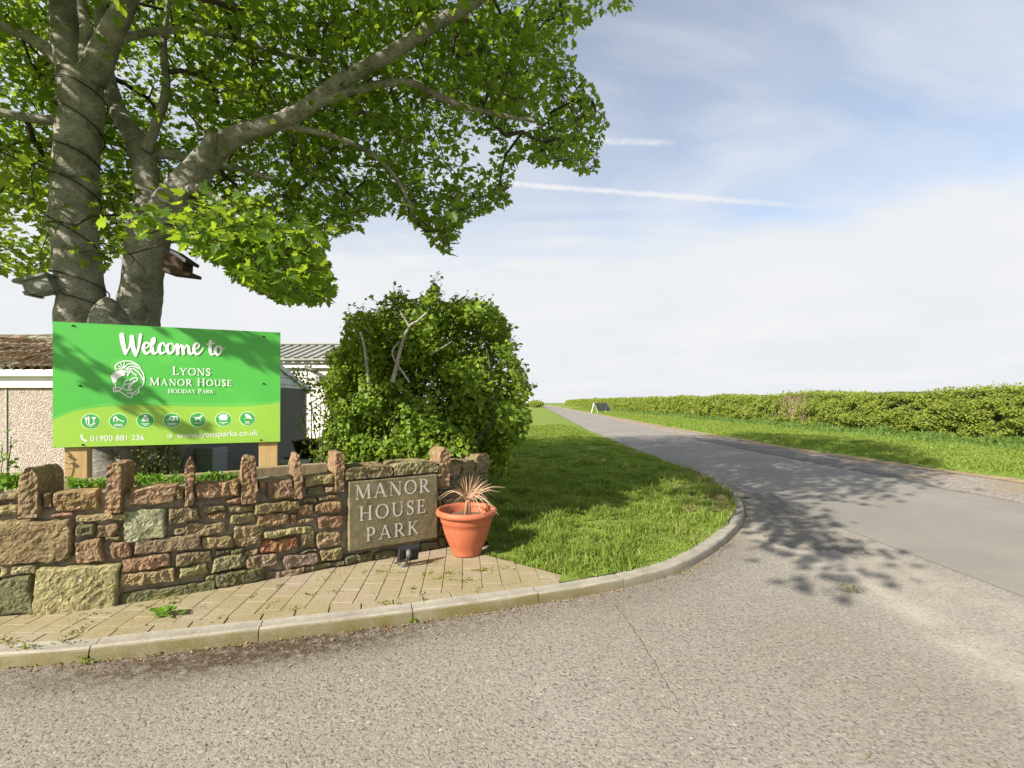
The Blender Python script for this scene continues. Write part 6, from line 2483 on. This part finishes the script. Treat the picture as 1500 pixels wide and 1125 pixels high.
leaf_patch('bed_plants', [(100, 160, 703, 712, .2), (186, 300, 697, 711, .25), (295, 345, 694, 702, .1)], 9, (0.02, 0.045), MAT['herb'], None, None, None, 'stuff')
leaf_patch('garden_plant', [(0, 30, 696, 714, .2)], 8, (0.035, 0.06), MAT['herb'], 'bright low leafy plant behind the wall at its left end', 'plant')
XY, Z = [], []
for _ in range(420):
    px_ = rng.choice([rng.uniform(190, 275), rng.uniform(284, 330)])
    s, Y = wall_hit(px_)
    q = wall_pt(s, 0.76, -0.36 - 0.3 * rng.random())
    XY.append((q.x, q.y)); Z.append(0.765)
blades('bed_grass', np.array(XY), np.array(Z), rng.uniform(0.05, 0.17, len(XY)), 0.003, 1.3, MAT['grass'])
# two thin red stems by the garage wall
for (x0, lab) in ((4, 'tall thin reddish stem with few leaves by the garage wall at the photo edge'), (14, 'thin dark reddish stem with few leaves before the pale garage wall')):
    st_ = empty('tall_weed', at(x0, 715, 4.0), lab, 'weed', 'tall weeds behind the wall')
    pts = [at(x0 + rng.uniform(-3, 3), y, 4.0) for y in np.linspace(716, 655 if x0 < 10 else 640, 7)]
    MB().tube(pts, 0.0035, 5).build('stem', MAT['bin'], st_)
    lp = np.array([np.array(p) + rng.normal(0, 0.03, 3) for p in pts[1:] for _ in range(3)])
    put('leaves', scatter('leaves', *KITE, lp, rng.normal(0, .6, lp.shape) + [0, -.4, .4], rng.normal(0, 1, lp.shape), rng.uniform(.03, .05, len(lp))), MAT['herb'], st_)

# dropped sprig of green leaves on the paving
c = gnd(243, 903, 0.09)
P = np.array([c] * 16) + rng.normal(0, 1, (16, 3)) * np.array([0.045, 0.028, 0.0]) + np.array([0, 0, 0.014])
P[:, 2] += rng.uniform(0, 0.03, 16)
o = put('leaf_sprig', scatter('leaf_sprig', *LOBED, P, rng.normal(0, 0.35, P.shape) + [0, 0, 1], rng.normal(0, 1, P.shape), rng.uniform(0.04, 0.07, 16)), MAT['herb'])
tag(o, 'bright green sprig of leaves lying on the block paving', 'leaves')

# moss and weeds in the paving joints
P = []
for _ in range(150):
    px_, py_ = rng.uniform(0, 860), rng.uniform(795, 950)
    q = gnd(px_, py_, 0.087)
    kk = nearest(KP, Vector((q.x, q.y)))
    w = nearest(WP, Vector((q.x, q.y)))
    nn = Vector((-(KP[min(kk + 1, len(KP) - 1)] - KP[max(kk - 1, 0)]).y, (KP[min(kk + 1, len(KP) - 1)] - KP[max(kk - 1, 0)]).x)).normalized()
    dk_ = (Vector((q.x, q.y)) - KP[kk]).dot(nn)
    if dk_ < 0.14 or (Vector((q.x, q.y)) - WP[w]).dot(Vector(((WP[min(w + 1, len(WP) - 1)] - WP[max(w - 1, 0)]).y, -(WP[min(w + 1, len(WP) - 1)] - WP[max(w - 1, 0)]).x))) < 0:
        continue
    # to the nearest long joint
    m_ = int(rng.integers(4, 18))
    dirv = Vector((-0.1, 1)).normalized() if rng.random() < 0.5 else Vector((1, 0.05))
    for _ in range(m_):
        t = rng.normal(0, 0.035)
        P.append((q.x + dirv.x * t + rng.normal(0, .006), q.y + dirv.y * t + rng.normal(0, .006), 0.084 + rng.uniform(0, 0.008)))
for px_, py_, m_, sp in ((705, 833, 70, .05), (660, 838, 30, .04), (640, 845, 20, .03), (12, 938, 40, .05), (40, 945, 30, .04), (95, 938, 20, .04), (740, 830, 30, .05), (600, 860, 16, .03), (430, 890, 14, .03), (690, 848, 30, .05), (560, 836, 20, .04)):
    q = gnd(px_, py_, 0.1)
    for _ in range(m_):
        P.append((q.x + rng.normal(0, sp), q.y + rng.normal(0, sp * .4), 0.085 + rng.uniform(0, .012)))
for px_, py_ in ((1246, 862), (1253, 868), (1240, 858)):
    q = gnd(px_, py_)
    for _ in range(26):
        P.append((q.x + rng.normal(0, .03), q.y + rng.normal(0, .014), rng.uniform(0.0, .012)))
P = np.array(P)
o = put('joint_weeds', scatter('joint_weeds', *KITE, P, rng.normal(0, .5, P.shape) + [0, -.2, .8], rng.normal(0, 1, P.shape) + [0, 0, .5], rng.uniform(.008, .024, len(P))), leaf_mat('joint_moss', (0.11, 0.11, 0.02), (0.22, 0.24, 0.04), (0.25, 0.3, 0.04), 0.2, 0.7, (0.30, 0.2, 0.1)))
o['kind'] = 'stuff'
# weeds at the kerb joints
P = []
for s, m_ in ((joints[0], 26), (joints[2], 22), (kerb_s(1.45, 4.15), 22)):
    p, d, n_ = kerb_at(s)
    for _ in range(m_):
        P.append((p.x + rng.normal(0, .03), p.y - abs(rng.normal(0, .02)), rng.uniform(0.0, 0.035)))
for px_, py_ in ((1246, 862), (1252, 868), (1240, 858)):
    q = gnd(px_, py_)
    for _ in range(0):
        P.append((q.x + rng.normal(0, .022), q.y + rng.normal(0, .015), rng.uniform(0, .02)))
P = np.array(P)
o = put('kerb_weeds', scatter('kerb_weeds', *KITE, P, rng.normal(0, .6, P.shape) + [0, -.3, .6], rng.normal(0, 1, P.shape) + [0, 0, .4], rng.uniform(.010, .026, len(P))), MAT['bush'])
o['kind'] = 'stuff'
# dry leaf litter in the gutter
P = []
for _ in range(5200):
    s = rng.uniform(0, KS[-1])
    p, d, n_ = kerb_at(s)
    k = 0.35 + 0.65 * max(0, nz((s * 1.4, 0, 3)) + 0.5)
    if p.x > 0.3:
        k *= 0.7
    if rng.random() > k:
        continue
    off = abs(rng.normal(0, 0.05)) + (rng.exponential(0.12) if rng.random() < 0.2 else 0)
    P.append((p.x - n_.x * off, p.y - n_.y * off, 0.004 + rng.uniform(0, .008)))
for _ in range(260):
    q = gnd(rng.uniform(0, 1500), rng.uniform(800, 1125))
    if (Vector((q.x, q.y)) - KP[nearest(KP, Vector((q.x, q.y)))]).length > 0.05 and q.y < 3.3:
        P.append((q.x, q.y, 0.004))
P = np.array(P)
o = put('leaf_litter', scatter('leaf_litter', *KITE, P, rng.normal(0, .4, P.shape) + [0, 0, 1], rng.normal(0, 1, P.shape), rng.uniform(.006, .022, len(P))), MAT['dry'])
o['kind'] = 'stuff'

# a thin crack across the forecourt
v, f = [], []
for i, t in enumerate(np.linspace(0, 1, 60)):
    q = gnd(898 + (1000 - 898) * t ** 0.85, 885 + (1045 - 885) * t)
    x = q.x + 0.012 * nz((q.y * 9, 0, 0))
    w = 0.0017 * (1.1 + nz((q.y * 14, 3, 0))) * math.sin(math.pi * min(0.97, t + 0.06)) ** 0.4
    v += [(x - w, q.y, 0.0035), (x + w, q.y, 0.0035)]
for i in range(59):
    f.append((2 * i, 2 * i + 1, 2 * i + 3, 2 * i + 2))
o = put('asphalt_crack', pym('asphalt_crack', v, f), MAT['soil'])
o['kind'] = 'structure'
